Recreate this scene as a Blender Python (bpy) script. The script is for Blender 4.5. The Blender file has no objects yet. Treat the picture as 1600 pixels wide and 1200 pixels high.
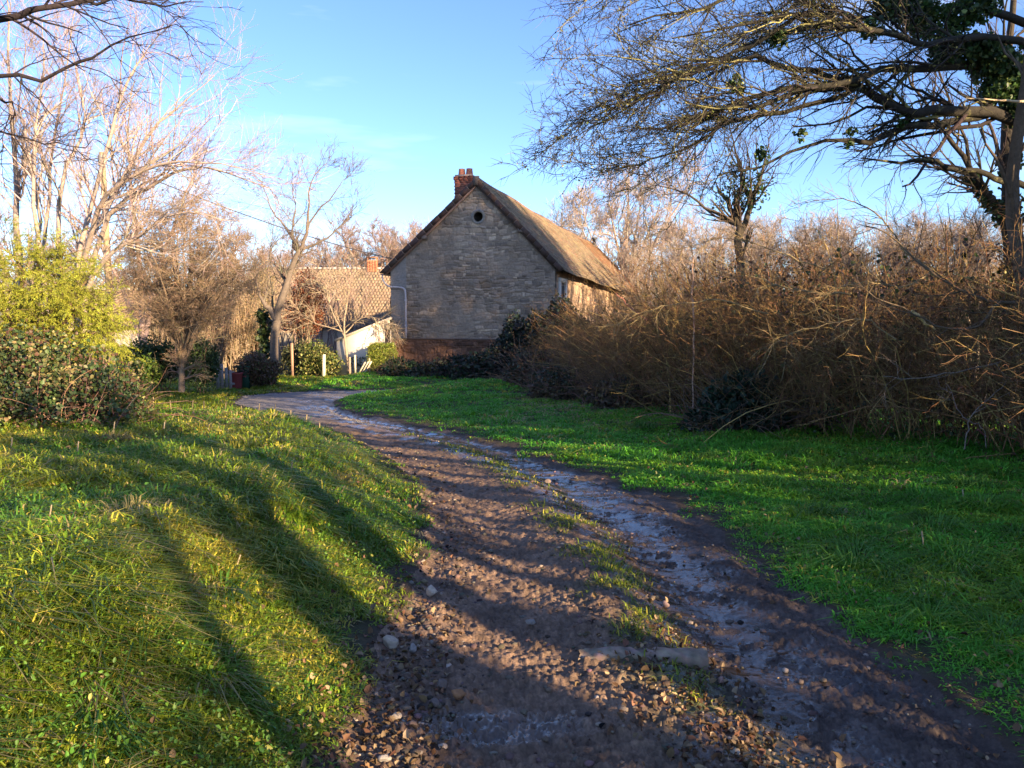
import bpy, math
import numpy as np
from mathutils import Vector, Matrix
PI = math.pi
RNG = np.random.default_rng(7)

# ------------------------------------------------------------------ camera, sky, sun, exposure
scene = bpy.context.scene
PITCH = math.atan(95 / 1250.0)
CAMZ = 1.65
cd = bpy.data.cameras.new('camera')
cam = bpy.data.objects.new('camera', cd)
scene.collection.objects.link(cam)
cam.location = (0, 0, CAMZ)
cam.rotation_euler = (PI / 2 - PITCH, 0, 0)
cd.sensor_width = 36.0
cd.lens = 1250 / 1600 * 36.0
cd.clip_start = 0.05
cd.clip_end = 6000
scene.camera = cam
scene.render.resolution_x = 1024
scene.render.resolution_y = 768

SUN_EL = math.radians(15.5)
SUN_BACK = math.radians(45.0)         # degrees the sun stands behind the picture plane, to the right
SUN = np.array([math.cos(SUN_BACK) * math.cos(SUN_EL), -math.sin(SUN_BACK) * math.cos(SUN_EL), math.sin(SUN_EL)])
world = bpy.data.worlds.new('World')
scene.world = world
world.use_nodes = True
nt = world.node_tree
for n in list(nt.nodes):
    nt.nodes.remove(n)
out = nt.nodes.new('ShaderNodeOutputWorld')
bg = nt.nodes.new('ShaderNodeBackground')
sky = nt.nodes.new('ShaderNodeTexSky')
sky.sky_type = 'NISHITA'
sky.sun_disc = False
sky.sun_elevation = SUN_EL
sky.sun_rotation = math.atan2(SUN[0], SUN[1])
sky.altitude = 200
sky.air_density = 0.9
sky.dust_density = 0.15
sky.ozone_density = 4.0
bg.inputs['Strength'].default_value = 0.105
tc = nt.nodes.new('ShaderNodeTexCoord')
mp = nt.nodes.new('ShaderNodeMapping')
mp.inputs['Scale'].default_value = (1.2, 2.2, 8.0)
nz = nt.nodes.new('ShaderNodeTexNoise')
nz.inputs['Scale'].default_value = 1.7
nz.inputs['Detail'].default_value = 5
nz.inputs['Roughness'].default_value = 0.55
cr = nt.nodes.new('ShaderNodeMapRange')
cr.inputs['From Min'].default_value = 0.52
cr.inputs['From Max'].default_value = 0.80
cr.inputs['To Max'].default_value = 0.42
mx = nt.nodes.new('ShaderNodeMix')
mx.data_type = 'RGBA'
mx.inputs['B'].default_value = (6.0, 6.3, 6.8, 1)
nt.links.new(tc.outputs['Generated'], mp.inputs['Vector'])
nt.links.new(mp.outputs['Vector'], nz.inputs['Vector'])
nt.links.new(nz.outputs['Fac'], cr.inputs['Value'])
nt.links.new(cr.outputs['Result'], mx.inputs['Factor'])
nt.links.new(sky.outputs['Color'], mx.inputs['A'])
hs = nt.nodes.new('ShaderNodeHueSaturation')
hs.inputs['Saturation'].default_value = 1.03
hs.inputs['Hue'].default_value = 0.512
nt.links.new(mx.outputs['Result'], hs.inputs['Color'])
nt.links.new(hs.outputs['Color'], bg.inputs['Color'])
nt.links.new(bg.outputs['Background'], out.inputs['Surface'])

sd = bpy.data.lights.new('sun', 'SUN')
sd.energy = 5.0
sd.angle = math.radians(0.5)
sd.color = (1.0, 0.76, 0.47)
so = bpy.data.objects.new('sun', sd)
scene.collection.objects.link(so)
so.rotation_euler = Vector(SUN).to_track_quat('Z', 'Y').to_euler()
so.location = (30, -15, 20)
scene.view_settings.view_transform = 'Standard'
scene.view_settings.look = 'None'
scene.view_settings.exposure = 1.78
scene.view_settings.gamma = 1
scene.render.engine = 'CYCLES'
scene.cycles.max_bounces = 6
scene.cycles.transparent_max_bounces = 4

# ------------------------------------------------------------------ noise
_T = np.random.default_rng(99).random((256, 256)).astype(np.float64)
def vnoise(x, y, seed=0):
    x = np.asarray(x, float) + seed * 17.13; y = np.asarray(y, float) + seed * 5.71
    xi = np.floor(x).astype(int); yi = np.floor(y).astype(int)
    fx = x - xi; fy = y - yi
    fx = fx * fx * fx * (fx * (fx * 6 - 15) + 10); fy = fy * fy * fy * (fy * (fy * 6 - 15) + 10)
    a = _T[xi & 255, yi & 255]; b = _T[(xi + 1) & 255, yi & 255]
    c = _T[xi & 255, (yi + 1) & 255]; d = _T[(xi + 1) & 255, (yi + 1) & 255]
    return (a * (1 - fx) + b * fx) * (1 - fy) + (c * (1 - fx) + d * fx) * fy
def fbm(x, y, oct=4, seed=0, gain=0.5):
    s = 0; a = 1; t = 0
    for i in range(oct):
        s = s + a * vnoise(np.asarray(x) * 2 ** i * 1.03, np.asarray(y) * 2 ** i, seed + i * 3)
        t += a; a *= gain
    return s / t
def sstep(a, b, x):
    t = np.clip((np.asarray(x, float) - a) / (b - a), 0, 1)
    return t * t * (3 - 2 * t)

# ------------------------------------------------------------------ pixels (of the 1600x1200 photo) to places
cp, sp_ = math.cos(PITCH), math.sin(PITCH)
def ray(px, py):
    u = (px - 800) / 1250.0; v = (600 - py) / 1250.0
    return np.array([u, cp + v * sp_, -sp_ + v * cp])
def W(px, py, d):
    r = ray(px, py); t = d / r[1]
    return np.array([r[0] * t, d, CAMZ + r[2] * t])
def H0(x, y):
    y = np.asarray(y, float)
    return -0.022 * np.clip(y - 6, 0, 28)
def G(px, py):
    r = ray(px, py); z = 0.0
    for _ in range(30):
        t = (z - CAMZ) / r[2]
        z = 0.5 * z + 0.5 * float(H0(r[0] * t, r[1] * t))
    return np.array([r[0] * t, r[1] * t])
LEFT = [(520, 1200), (560, 1100), (598, 1000), (640, 920), (668, 860), (672, 800), (652, 755), (615, 720), (570, 692), (520, 670), (455, 652), (400, 640), (366, 630)]
FAR = [(382, 619), (450, 613), (520, 611), (600, 610), (680, 609)]
RIGHT = [(680, 616), (600, 617), (548, 619), (518, 628), (535, 641), (600, 656), (700, 674), (800, 702), (900, 733), (1000, 766), (1080, 803), (1170, 862), (1250, 917), (1340, 987), (1420, 1042), (1500, 1102), (1600, 1192)]
TRACK = np.array([(-0.75, -14.0)] + [G(*p) for p in LEFT + FAR + RIGHT] + [(2.0, -14.0)])
def seg_dist(P, poly, closed):
    n = len(poly); best = np.full(len(P), 1e9)
    for i in range(n if closed else n - 1):
        a = poly[i]; b = poly[(i + 1) % n]; ab = b - a
        t = np.clip(((P - a) @ ab) / (ab @ ab + 1e-12), 0, 1)
        q = a + t[:, None] * ab
        best = np.minimum(best, np.hypot(P[:, 0] - q[:, 0], P[:, 1] - q[:, 1]))
    return best
def inside(P, poly):
    r = np.zeros(len(P), bool); n = len(poly)
    for i in range(n):
        x1, y1 = poly[i]; x2, y2 = poly[(i + 1) % n]
        c = ((y1 > P[:, 1]) != (y2 > P[:, 1]))
        xx = (x2 - x1) * (P[:, 1] - y1) / (y2 - y1 + 1e-12) + x1
        r ^= c & (P[:, 0] < xx)
    return r
def sdf(P):
    d = seg_dist(P, TRACK, True)
    return np.where(inside(P, TRACK), -d, d)          # negative on the track
MEDIAN = np.array([(1.05, -6), (1.0, 2.0)] + [G(*p) for p in [(1120, 1130), (1035, 1040), (1005, 990), (975, 930), (930, 870), (885, 810), (850, 775), (800, 742), (755, 718), (700, 698), (640, 682)]])
WETR = np.array([(1.5, -6)] + [G(*p) for p in [(1180, 1110), (1140, 1010), (1085, 950), (1030, 885), (975, 830), (900, 775), (830, 733), (750, 700), (680, 680), (610, 664), (560, 652), (520, 636)]])
RUTL = np.array([(0.25, -6)] + [G(*p) for p in [(800, 1180), (790, 1080), (780, 950), (775, 860), (735, 780), (690, 735), (620, 700), (560, 675)]])
CENT_Y = np.array([-14, 3, 5, 7, 9, 11, 13, 16, 20, 24.])
CENT_X = np.array([0.6, 0.6, 0.65, 0.35, -0.2, -1.2, -2.4, -4.2, -6, -6.2])

def terrain(x, y, detail=True):
    """height, sdf, wetness, median mask"""
    x = np.asarray(x, float).ravel(); y = np.asarray(y, float).ravel()
    P = np.stack([x, y], 1)
    near = (np.abs(y - 8) < 26) & (np.abs(x) < 22)
    s = np.full(len(x), 20.0); wet = np.zeros(len(x)); med = np.zeros(len(x)); wr = np.full(len(x), 9.0); rl = np.full(len(x), 9.0); md = np.full(len(x), 9.0)
    Pn = P[near]
    s[near] = sdf(Pn); md[near] = seg_dist(Pn, MEDIAN, False); wr[near] = seg_dist(Pn, WETR, False); rl[near] = seg_dist(Pn, RUTL, False)
    z = H0(x, y).copy()
    so = np.clip(s, 0, 30)
    left = x < np.interp(y, CENT_Y, CENT_X)
    bank = 0.50 * sstep(0, 1.5, so) * sstep(1.0, 3.5, y) * (1 - sstep(10.5, 15, y)) + 0.05 * sstep(1.5, 6, so)
    rise = 0.05 * sstep(0, 0.35, so) + 0.16 * sstep(0.3, 3.0, so)
    z += np.where(left, bank, rise)
    z += 0.30 * np.exp(-(((x + 1.2) / 2.0) ** 2 + ((y - 22) / 2.6) ** 2))            # grass mound before the house
    z += 0.10 * (fbm(x * 0.8, y * 0.8, 3, 4) - 0.5) * sstep(0.1, 1.5, s)
    z += 6 * sstep(60, 400, np.hypot(x, y)) * fbm(x / 90, y / 90, 2, 8)
    ins = sstep(0.02, -0.15, s)
    wet0 = ins * np.clip(np.exp(-((wr - 0.02) / 0.30) ** 2) * 1.6 * sstep(0.36, 0.50, fbm(x * 9, y * 9, 4, 44, .65)), 0, 1)
    if detail:
        fade = np.exp(-np.maximum(y - 4, 0) / 12)
        z -= ins * (0.055 * np.exp(-(wr / 0.3) ** 2) + 0.045 * np.exp(-(rl / 0.35) ** 2))
        z += ins * 0.045 * np.exp(-(md / 0.28) ** 2)
        z += ins * 0.035 * (fbm(x * 2.2, y * 3.0, 3, 11) - 0.5)
        z += ins * (1 - 0.8 * wet0) * 0.042 * (fbm(x * 8, y * 12, 4, 21, 0.6) - 0.5)
        z += ins * (1 - 0.85 * wet0) * 0.028 * (np.abs(fbm(x * 24, y * 34, 3, 31) - 0.5) * 2 - 0.2) * (0.3 + fade)
        # tread marks across the ruts
        tread = np.sin((y + 0.25 * fbm(x * 3, y * 3, 2, 5) * 3) * 38)
        z += ins * 0.006 * tread * (np.exp(-((rl - 0.15) / 0.22) ** 2) + np.exp(-((wr - 0.55) / 0.25) ** 2)) * sstep(0.35, 0.6, fbm(x * 2, y * 2, 2, 3))
        z -= 0.03 * np.exp(-((s + 0.08) / 0.10) ** 2)
        z += 0.03 * (fbm(x * 6, y * 6, 3, 6) - 0.5) * sstep(0, 0.1, s) + 0.035 * np.exp(-((s - 0.02) / 0.07) ** 2) * fbm(x * 7, y * 7, 2, 8)
    wet = np.clip(wet0 + ins * 0.5 * sstep(0.52, 0.7, fbm(x * 2.5, y * 3, 3, 47)) * sstep(0, 0.3, x - np.interp(y, CENT_Y, CENT_X)), 0, 1)
    pud = ins * np.exp(-((x + 0.12) / 0.35) ** 2 - ((y - 3.25) / 0.12) ** 2)
    if detail:
        z -= 0.02 * pud
    wet = np.maximum(wet, np.clip(pud * 1.6, 0, 1))
    return z, s, wet, ins * np.exp(-(md / 0.2) ** 2)
def HH(x, y):
    return float(terrain([x], [y], False)[0][0])

# ------------------------------------------------------------------ mesh helpers
col = scene.collection
class MB:
    def __init__(self):
        self.v = []; self.q = []; self.t = []; self.c = []; self.qm = []; self.tm = []; self.n = 0
    def add(self, v, quads=None, tris=None, c=(0.5, 0.5, 0.5), mi=0):
        v = np.asarray(v, float).reshape(-1, 3)
        c = np.asarray(c, float)
        if c.ndim == 1: c = np.tile(c[:3], (len(v), 1))
        self.v.append(v); self.c.append(c[:, :3])
        if quads is not None and len(quads):
            q = np.asarray(quads, np.int64).reshape(-1, 4) + self.n; self.q.append(q); self.qm.append(np.full(len(q), mi, np.int32))
        if tris is not None and len(tris):
            t = np.asarray(tris, np.int64).reshape(-1, 3) + self.n; self.t.append(t); self.tm.append(np.full(len(t), mi, np.int32))
        self.n += len(v)
        return self
    def build(self, name, mats, parent=None, smooth=False):
        if not isinstance(mats, (list, tuple)): mats = [mats]
        me = bpy.data.meshes.new(name)
        V = np.concatenate(self.v); C = np.concatenate(self.c)
        Q = np.concatenate(self.q) if self.q else np.zeros((0, 4), np.int64)
        T = np.concatenate(self.t) if self.t else np.zeros((0, 3), np.int64)
        mi = np.concatenate((self.qm or [np.zeros(0, np.int32)]) + (self.tm or [np.zeros(0, np.int32)]))
        me.vertices.add(len(V)); me.vertices.foreach_set('co', V.ravel().astype(np.float32))
        nl = len(Q) * 4 + len(T) * 3
        me.loops.add(nl); me.loops.foreach_set('vertex_index', np.concatenate([Q.ravel(), T.ravel()]).astype(np.int32))
        nf = len(Q) + len(T)
        me.polygons.add(nf)
        st = np.concatenate([np.arange(len(Q)) * 4, len(Q) * 4 + np.arange(len(T)) * 3]).astype(np.int32)
        me.polygons.foreach_set('loop_start', st)
        me.polygons.foreach_set('material_index', mi.astype(np.int32))
        if smooth: me.polygons.foreach_set('use_smooth', np.ones(nf, bool))
        a = me.attributes.new('col', 'FLOAT_COLOR', 'POINT')
        a.data.foreach_set('color', np.concatenate([C, np.ones((len(C), 1))], 1).ravel().astype(np.float32))
        for m in mats: me.materials.append(m)
        me.update(calc_edges=True)
        me.validate()
        o = bpy.data.objects.new(name, me); col.objects.link(o)
        if parent is not None: o.parent = parent
        return o

def tag(o, label=None, cat=None, group=None, kind=None):
    if label: o['label'] = label
    if cat: o['category'] = cat
    if group: o['group'] = group
    if kind: o['kind'] = kind
    return o
def thing(name, label, cat, loc=(0, 0, 0), rz=0, group=None):
    o = bpy.data.objects.new(name, None); col.objects.link(o)
    o.location = [float(a) for a in loc]; o.rotation_euler = (0, 0, rz); o.empty_display_size = 0.2
    return tag(o, label, cat, group)
def dup(root, loc, rz=0, scale=1.0, label=None, group=None):
    r = root.copy(); col.objects.link(r); r.location = [float(a) for a in loc]; r.rotation_euler = (0, 0, rz); r.scale = (scale,) * 3
    if label: r['label'] = label
    if group: r['group'] = group
    for ch in list(root.children):
        c = ch.copy(); col.objects.link(c); c.parent = r
        for g in list(ch.children):
            d = g.copy(); col.objects.link(d); d.parent = c
    return r

BOXQ = np.array([[0, 3, 2, 1], [4, 5, 6, 7], [0, 1, 5, 4], [1, 2, 6, 5], [2, 3, 7, 6], [3, 0, 4, 7]])
def boxes(mb, c, s, ax=None, ay=None, az=None, color=(0.5, 0.5, 0.5), mi=0, jit=0.0):
    """many boxes: centre (N,3), full size (N,3), axes (3,) or (N,3)"""
    c = np.atleast_2d(np.asarray(c, float)); N = len(c); s = np.broadcast_to(np.asarray(s, float), (N, 3))
    ax = np.broadcast_to(np.asarray((1, 0, 0) if ax is None else ax, float), (N, 3))
    ay = np.broadcast_to(np.asarray((0, 1, 0) if ay is None else ay, float), (N, 3))
    az = np.broadcast_to(np.asarray((0, 0, 1) if az is None else az, float), (N, 3))
    sg = np.array([[-1, -1, -1], [1, -1, -1], [1, 1, -1], [-1, 1, -1], [-1, -1, 1], [1, -1, 1], [1, 1, 1], [-1, 1, 1]]) * 0.5
    v = c[:, None] + sg[None, :, 0:1] * (s[:, 0:1] * ax)[:, None] + sg[None, :, 1:2] * (s[:, 1:2] * ay)[:, None] + sg[None, :, 2:3] * (s[:, 2:3] * az)[:, None]
    if jit: v = v + RNG.normal(0, jit, v.shape)
    q = BOXQ[None] + (np.arange(N) * 8)[:, None, None]
    color = np.asarray(color, float)
    cc = np.repeat(np.broadcast_to(color, (N, 3)), 8, 0)
    mb.add(v.reshape(-1, 3), q.reshape(-1, 4), None, cc, mi)
    return mb
def tubes(mb, P, R, sides=4, c=(0.5, 0.5, 0.5), mi=0, cap=True):
    """P (N,K,3), R (N,K); colour (3,), (N,3)"""
    P = np.asarray(P, float); R = np.asarray(R, float)
    if P.ndim == 2: P = P[None]; R = R[None]
    N, K, _ = P.shape
    if N == 0: return mb
    T = np.gradient(P, axis=1); T /= np.linalg.norm(T, axis=2, keepdims=True) + 1e-9
    ref = np.where(np.abs(T[:, :1, 2:3]) > 0.85, np.array([1., 0, 0]), np.array([0, 0, 1.]))
    A = np.cross(T, ref); A /= np.linalg.norm(A, axis=2, keepdims=True) + 1e-9
    B = np.cross(T, A)
    th = np.arange(sides) / sides * 2 * PI
    v = P[:, :, None] + R[:, :, None, None] * (np.cos(th)[None, None, :, None] * A[:, :, None] + np.sin(th)[None, None, :, None] * B[:, :, None])
    k, j = np.meshgrid(np.arange(K - 1), np.arange(sides), indexing='ij')
    a = k * sides + j; b = k * sides + (j + 1) % sides
    q = np.stack([a, b, b + sides, a + sides], -1).reshape(-1, 4)
    q = (q[None] + (np.arange(N) * K * sides)[:, None, None]).reshape(-1, 4)
    c = np.asarray(c, float)
    if c.ndim == 2: c = np.repeat(c, K * sides, 0)
    mb.add(v.reshape(-1, 3), q, None, c, mi)
    if cap and sides >= 4 and N < 400:
        ti = []
        for n in range(N):
            for base in (0, (K - 1) * sides):
                for j in range(1, sides - 1):
                    ti.append((n * K * sides + base, n * K * sides + base + j, n * K * sides + base + j + 1))
        mb.add(np.zeros((0, 3)), None, None, np.zeros((0, 3)))
        mb.t.append(np.array(ti, np.int64) + mb.n - N * K * sides); mb.tm.append(np.full(len(ti), mi, np.int32))
    return mb
def unit(v): return v / (np.linalg.norm(v, axis=-1, keepdims=True) + 1e-9)
def rdir(n, rng=RNG): return unit(rng.normal(size=(n, 3)))
def resample(pts, K):
    """smooth Catmull-Rom through (x,y,z,r) points -> K samples"""
    p = np.asarray(pts, float); n = len(p)
    e = np.vstack([2 * p[0] - p[1], p, 2 * p[-1] - p[-2]])
    t = np.linspace(0, n - 1 - 1e-6, K); i = t.astype(int); f = (t - i)[:, None]
    a, b, c_, d = e[i], e[i + 1], e[i + 2], e[i + 3]
    r = 0.5 * (2 * b + (c_ - a) * f + (2 * a - 5 * b + 4 * c_ - d) * f ** 2 + (3 * b - a - 3 * c_ + d) * f ** 3)
    r[:, 3] = np.maximum(np.interp(t, np.arange(n), p[:, 3]), 1e-4)
    return r
def limb(pts, K=14, wob=0.0, rng=RNG):
    r = resample(pts, K)
    if wob: r[1:-1, :3] += rng.normal(0, wob, (K - 2, 3))
    return r[:, :3], r[:, 3]
def grow(P, R, n, t0=0.15, t1=1.0, ang=(25, 60), L=1.0, ltaper=0.5, rr=0.6, K=6, wander=0.12, trop=(0, 0, 0.1), rmin=0.003, bias=None, rng=RNG, tip=0.35, rabs=None):
    """children of branches P (N,K0,3); n children each; L absolute length (mean)"""
    N, K0, _ = P.shape
    M = N * n
    par = np.repeat(np.arange(N), n)
    t = (t0 + (t1 - t0) * rng.random(M))
    f = t * (K0 - 1); i = np.minimum(f.astype(int), K0 - 2); w = (f - i)[:, None]
    s = P[par, i] * (1 - w) + P[par, i + 1] * w
    r0 = R[par, i] * (1 - w[:, 0]) + R[par, i + 1] * w[:, 0]
    T = unit(P[par, i + 1] - P[par, i])
    perp = unit(np.cross(T, rdir(M, rng)))
    if bias is not None: perp = unit(perp + np.asarray(bias) * 0.8)
    a = np.radians(ang[0] + (ang[1] - ang[0]) * rng.random(M))[:, None]
    d = unit(T * np.cos(a) + perp * np.sin(a))
    ln = np.asarray(L) * (0.55 + 0.9 * rng.random(M)) * (1 - ltaper * (t - t0) / (t1 - t0 + 1e-9))
    step = (ln / (K - 1))[:, None]
    out = np.zeros((M, K, 3)); out[:, 0] = s
    tr = np.asarray(trop, float)
    for k in range(1, K):
        d = unit(d + rng.normal(0, wander, (M, 3)) + tr)
        out[:, k] = out[:, k - 1] + d * step
    rb = np.maximum(r0 * rr, rmin) if rabs is None else np.full(M, rabs) * (0.7 + 0.6 * rng.random(M))
    rb = np.minimum(rb, np.maximum(r0, rmin))
    rad = rb[:, None] * np.linspace(1, tip, K)[None]
    return out, rad
def cvar(n, base, amt=0.25, rng=RNG, alt=None, p=0.0):
    base = np.asarray(base, float)
    c = base[None] * (1 + amt * rng.normal(size=(n, 1))) * (1 + 0.25 * amt * rng.normal(size=(n, 3)))
    if alt is not None:
        m = rng.random(n) < p; c[m] = np.asarray(alt) * (1 + amt * rng.normal(size=(m.sum(), 1)))
    return np.clip(c, 0.004, 0.95)
def leaves(mb, P, size, c, up=0.0, rng=RNG, aspect=0.6, mi=0, droop=0.0, fold=0.25, dirs=None, broad=False):
    n = len(P)
    if n == 0: return mb
    d = rdir(n, rng) if dirs is None else unit(dirs + 0.5 * rng.normal(size=(n, 3)))
    d[:, 2] -= droop; d = unit(d)
    nn = rdir(n, rng); nn[:, 2] += up; nn = unit(nn)
    s = unit(np.cross(d, nn)); nn = np.cross(s, d)
    sz = np.broadcast_to(np.asarray(size, float), (n,)) * (0.6 + 0.8 * rng.random(n))
    sz = sz[:, None]
    if broad:
        v = np.stack([P, P + d * sz * 0.25 + s * sz * aspect * 0.5 + nn * sz * fold * 0.6, P + d * sz * 0.65 + s * sz * aspect * 0.42 + nn * sz * fold * 0.5, P + d * sz,
                      P + d * sz * 0.65 - s * sz * aspect * 0.42 + nn * sz * fold * 0.5, P + d * sz * 0.25 - s * sz * aspect * 0.5 + nn * sz * fold * 0.6], 1)
        o = (np.arange(n) * 6)[:, None]
        q = np.concatenate([np.array([[0, 1, 2, 3]]) + o, np.array([[0, 3, 4, 5]]) + o])
        mb.add(v.reshape(-1, 3), q, None, np.repeat(c, 6, 0), mi)
    else:
        v = np.stack([P, P + d * sz * 0.5 + s * sz * aspect * 0.5 + nn * sz * fold * 0.4, P + d * sz, P + d * sz * 0.5 - s * sz * aspect * 0.5 + nn * sz * fold * 0.4], 1)
        o = (np.arange(n) * 4)[:, None]
        t = np.concatenate([np.array([[0, 1, 2]]) + o, np.array([[0, 2, 3]]) + o])
        mb.add(v.reshape(-1, 3), None, t, np.repeat(c, 4, 0), mi)
    return mb
def on_paths(P, n, rng=RNG, t0=0, t1=1, off=0.0):
    N, K, _ = P.shape
    i = rng.integers(0, N, n); f = (t0 + (t1 - t0) * rng.random(n)) * (K - 1); k = np.minimum(f.astype(int), K - 2); w = (f - k)[:, None]
    return P[i, k] * (1 - w) + P[i, k + 1] * w + rng.normal(0, off, (n, 3)) if off else P[i, k] * (1 - w) + P[i, k + 1] * w

# ------------------------------------------------------------------ materials
def vmat(name, rough=0.9, nscale=8.0, namp=0.3, bscale=40.0, bstr=0.3, bdist=0.01, transl=0.0, spec=0.3, rattr=False, alt=None, altscale=2.0, altcut=0.6):
    m = bpy.data.materials.new(name); m.use_nodes = True; t = m.node_tree; N = t.nodes; L = t.links
    for n in list(N): N.remove(n)
    o = N.new('ShaderNodeOutputMaterial'); p = N.new('ShaderNodeBsdfPrincipled')
    a = N.new('ShaderNodeAttribute'); a.attribute_name = 'col'
    tcn = N.new('ShaderNodeTexCoord')
    base = a.outputs['Color']
    if alt is not None:
        n2 = N.new('ShaderNodeTexNoise'); n2.inputs['Scale'].default_value = altscale; n2.inputs['Detail'].default_value = 6; n2.inputs['Roughness'].default_value = 0.7
        L.new(tcn.outputs['Object'], n2.inputs['Vector'])
        r2 = N.new('ShaderNodeMapRange'); r2.inputs['From Min'].default_value = altcut - 0.06; r2.inputs['From Max'].default_value = altcut + 0.06
        L.new(n2.outputs['Fac'], r2.inputs['Value'])
        m2 = N.new('ShaderNodeMix'); m2.data_type = 'RGBA'; m2.inputs['B'].default_value = (*alt, 1)
        L.new(r2.outputs['Result'], m2.inputs['Factor']); L.new(base, m2.inputs['A']); base = m2.outputs['Result']
    if namp:
        n1 = N.new('ShaderNodeTexNoise'); n1.inputs['Scale'].default_value = nscale; n1.inputs['Detail'].default_value = 6; n1.inputs['Roughness'].default_value = 0.65
        L.new(tcn.outputs['Object'], n1.inputs['Vector'])
        r1 = N.new('ShaderNodeMapRange'); r1.inputs['From Min'].default_value = 0.25; r1.inputs['From Max'].default_value = 0.75
        r1.inputs['To Min'].default_value = 1 - namp; r1.inputs['To Max'].default_value = 1 + namp
        L.new(n1.outputs['Fac'], r1.inputs['Value'])
        mm = N.new('ShaderNodeVectorMath'); mm.operation = 'SCALE'
        L.new(base, mm.inputs[0]); L.new(r1.outputs['Result'], mm.inputs['Scale']); base = mm.outputs['Vector']
    L.new(base, p.inputs['Base Color'])
    p.inputs['Roughness'].default_value = rough
    p.inputs['Specular IOR Level'].default_value = spec
    if bstr:
        nb = N.new('ShaderNodeTexNoise'); nb.inputs['Scale'].default_value = bscale; nb.inputs['Detail'].default_value = 5; nb.inputs['Roughness'].default_value = 0.65
        L.new(tcn.outputs['Object'], nb.inputs['Vector'])
        bp = N.new('ShaderNodeBump'); bp.inputs['Strength'].default_value = bstr; bp.inputs['Distance'].default_value = bdist
        L.new(nb.outputs['Fac'], bp.inputs['Height']); L.new(bp.outputs['Normal'], p.inputs['Normal'])
        if rattr:
            wa = N.new('ShaderNodeAttribute'); wa.attribute_name = 'wet'
            wm = N.new('ShaderNodeMapRange'); wm.inputs['From Min'].default_value = 0.2; wm.inputs['From Max'].default_value = 0.8; wm.inputs['To Min'].default_value = bstr; wm.inputs['To Max'].default_value = 0.12
            L.new(wa.outputs['Fac'], wm.inputs['Value']); L.new(wm.outputs['Result'], bp.inputs['Strength'])
    if rattr:
        ra = N.new('ShaderNodeAttribute'); ra.attribute_name = 'wet'
        nr = N.new('ShaderNodeTexNoise'); nr.inputs['Scale'].default_value = 30; nr.inputs['Detail'].default_value = 3
        L.new(tcn.outputs['Object'], nr.inputs['Vector'])
        ad = N.new('ShaderNodeMath'); ad.operation = 'MULTIPLY_ADD'
        L.new(nr.outputs['Fac'], ad.inputs[0]); ad.inputs[1].default_value = 0.5; ad.inputs[2].default_value = -0.25
        ad2 = N.new('ShaderNodeMath'); ad2.operation = 'ADD'; L.new(ra.outputs['Fac'], ad2.inputs[0]); L.new(ad.outputs[0], ad2.inputs[1])
        rm = N.new('ShaderNodeMapRange'); rm.inputs['From Min'].default_value = 0.1; rm.inputs['From Max'].default_value = 0.6
        rm.inputs['To Min'].default_value = rough; rm.inputs['To Max'].default_value = 0.10
        L.new(ad2.outputs[0], rm.inputs['Value']); L.new(rm.outputs['Result'], p.inputs['Roughness'])
        rs = N.new('ShaderNodeMapRange'); rs.inputs['From Min'].default_value = 0.1; rs.inputs['From Max'].default_value = 0.7
        rs.inputs['To Min'].default_value = spec; rs.inputs['To Max'].default_value = 0.75
        L.new(ad2.outputs[0], rs.inputs['Value']); L.new(rs.outputs['Result'], p.inputs['Specular IOR Level'])
    if transl:
        tr = N.new('ShaderNodeBsdfTranslucent'); L.new(base, tr.inputs['Color'])
        mxs = N.new('ShaderNodeMixShader'); mxs.inputs['Fac'].default_value = transl
        L.new(p.outputs['BSDF'], mxs.inputs[1]); L.new(tr.outputs['BSDF'], mxs.inputs[2]); L.new(mxs.outputs['Shader'], o.inputs['Surface'])
    else:
        L.new(p.outputs['BSDF'], o.inputs['Surface'])
    return m
M_SOIL = vmat('soil', 0.95, 6, 0.4, 60, 0.6, 0.02)
M_MUD = vmat('mud', 0.8, 40, 0.45, 75, 0.8, 0.012, rattr=True, spec=0.35)
M_GRASS = vmat('grass', 0.55, 1.0, 0.0, 1, 0, transl=0.35, spec=0.35)
M_LEAF = vmat('leaf', 0.5, 1.0, 0.0, 1, 0, transl=0.25, spec=0.4)
M_DRY = vmat('dry_leaf', 0.75, 30.0, 0.25, 1, 0, transl=0.2, spec=0.2)
M_BARK = vmat('bark', 0.95, 14, 0.35, 45, 0.8, 0.02)
M_LICHEN = vmat('lichen_bark', 0.95, 18, 0.35, 45, 0.8, 0.02, alt=(0.24, 0.22, 0.09), altscale=3.0, altcut=0.64)
M_TWIG = vmat('twig', 0.9, 1.0, 0.0, 1, 0)
M_STONE = vmat('stone', 0.95, 14, 0.22, 60, 0.5, 0.012)
M_TILE = vmat('roof_tile', 0.9, 5, 0.25, 50, 0.3, 0.006, alt=(0.27, 0.22, 0.11), altscale=1.1, altcut=0.60)
M_TILE2 = vmat('plain_tile', 0.9, 6, 0.3, 50, 0.4, 0.01)
M_BRICK = vmat('brick', 0.9, 12, 0.3, 50, 0.4, 0.008)
M_WOOD = vmat('weathered_wood', 0.85, 20, 0.3, 60, 0.5, 0.006)
M_PAINT = vmat('paint', 0.6, 8, 0.12, 40, 0.15, 0.004)
M_METAL = vmat('zinc', 0.5, 8, 0.15, 40, 0.1, 0.002, spec=0.5)
M_DARK = vmat('dark_interior', 0.95, 5, 0.2, 20, 0.2)

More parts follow.
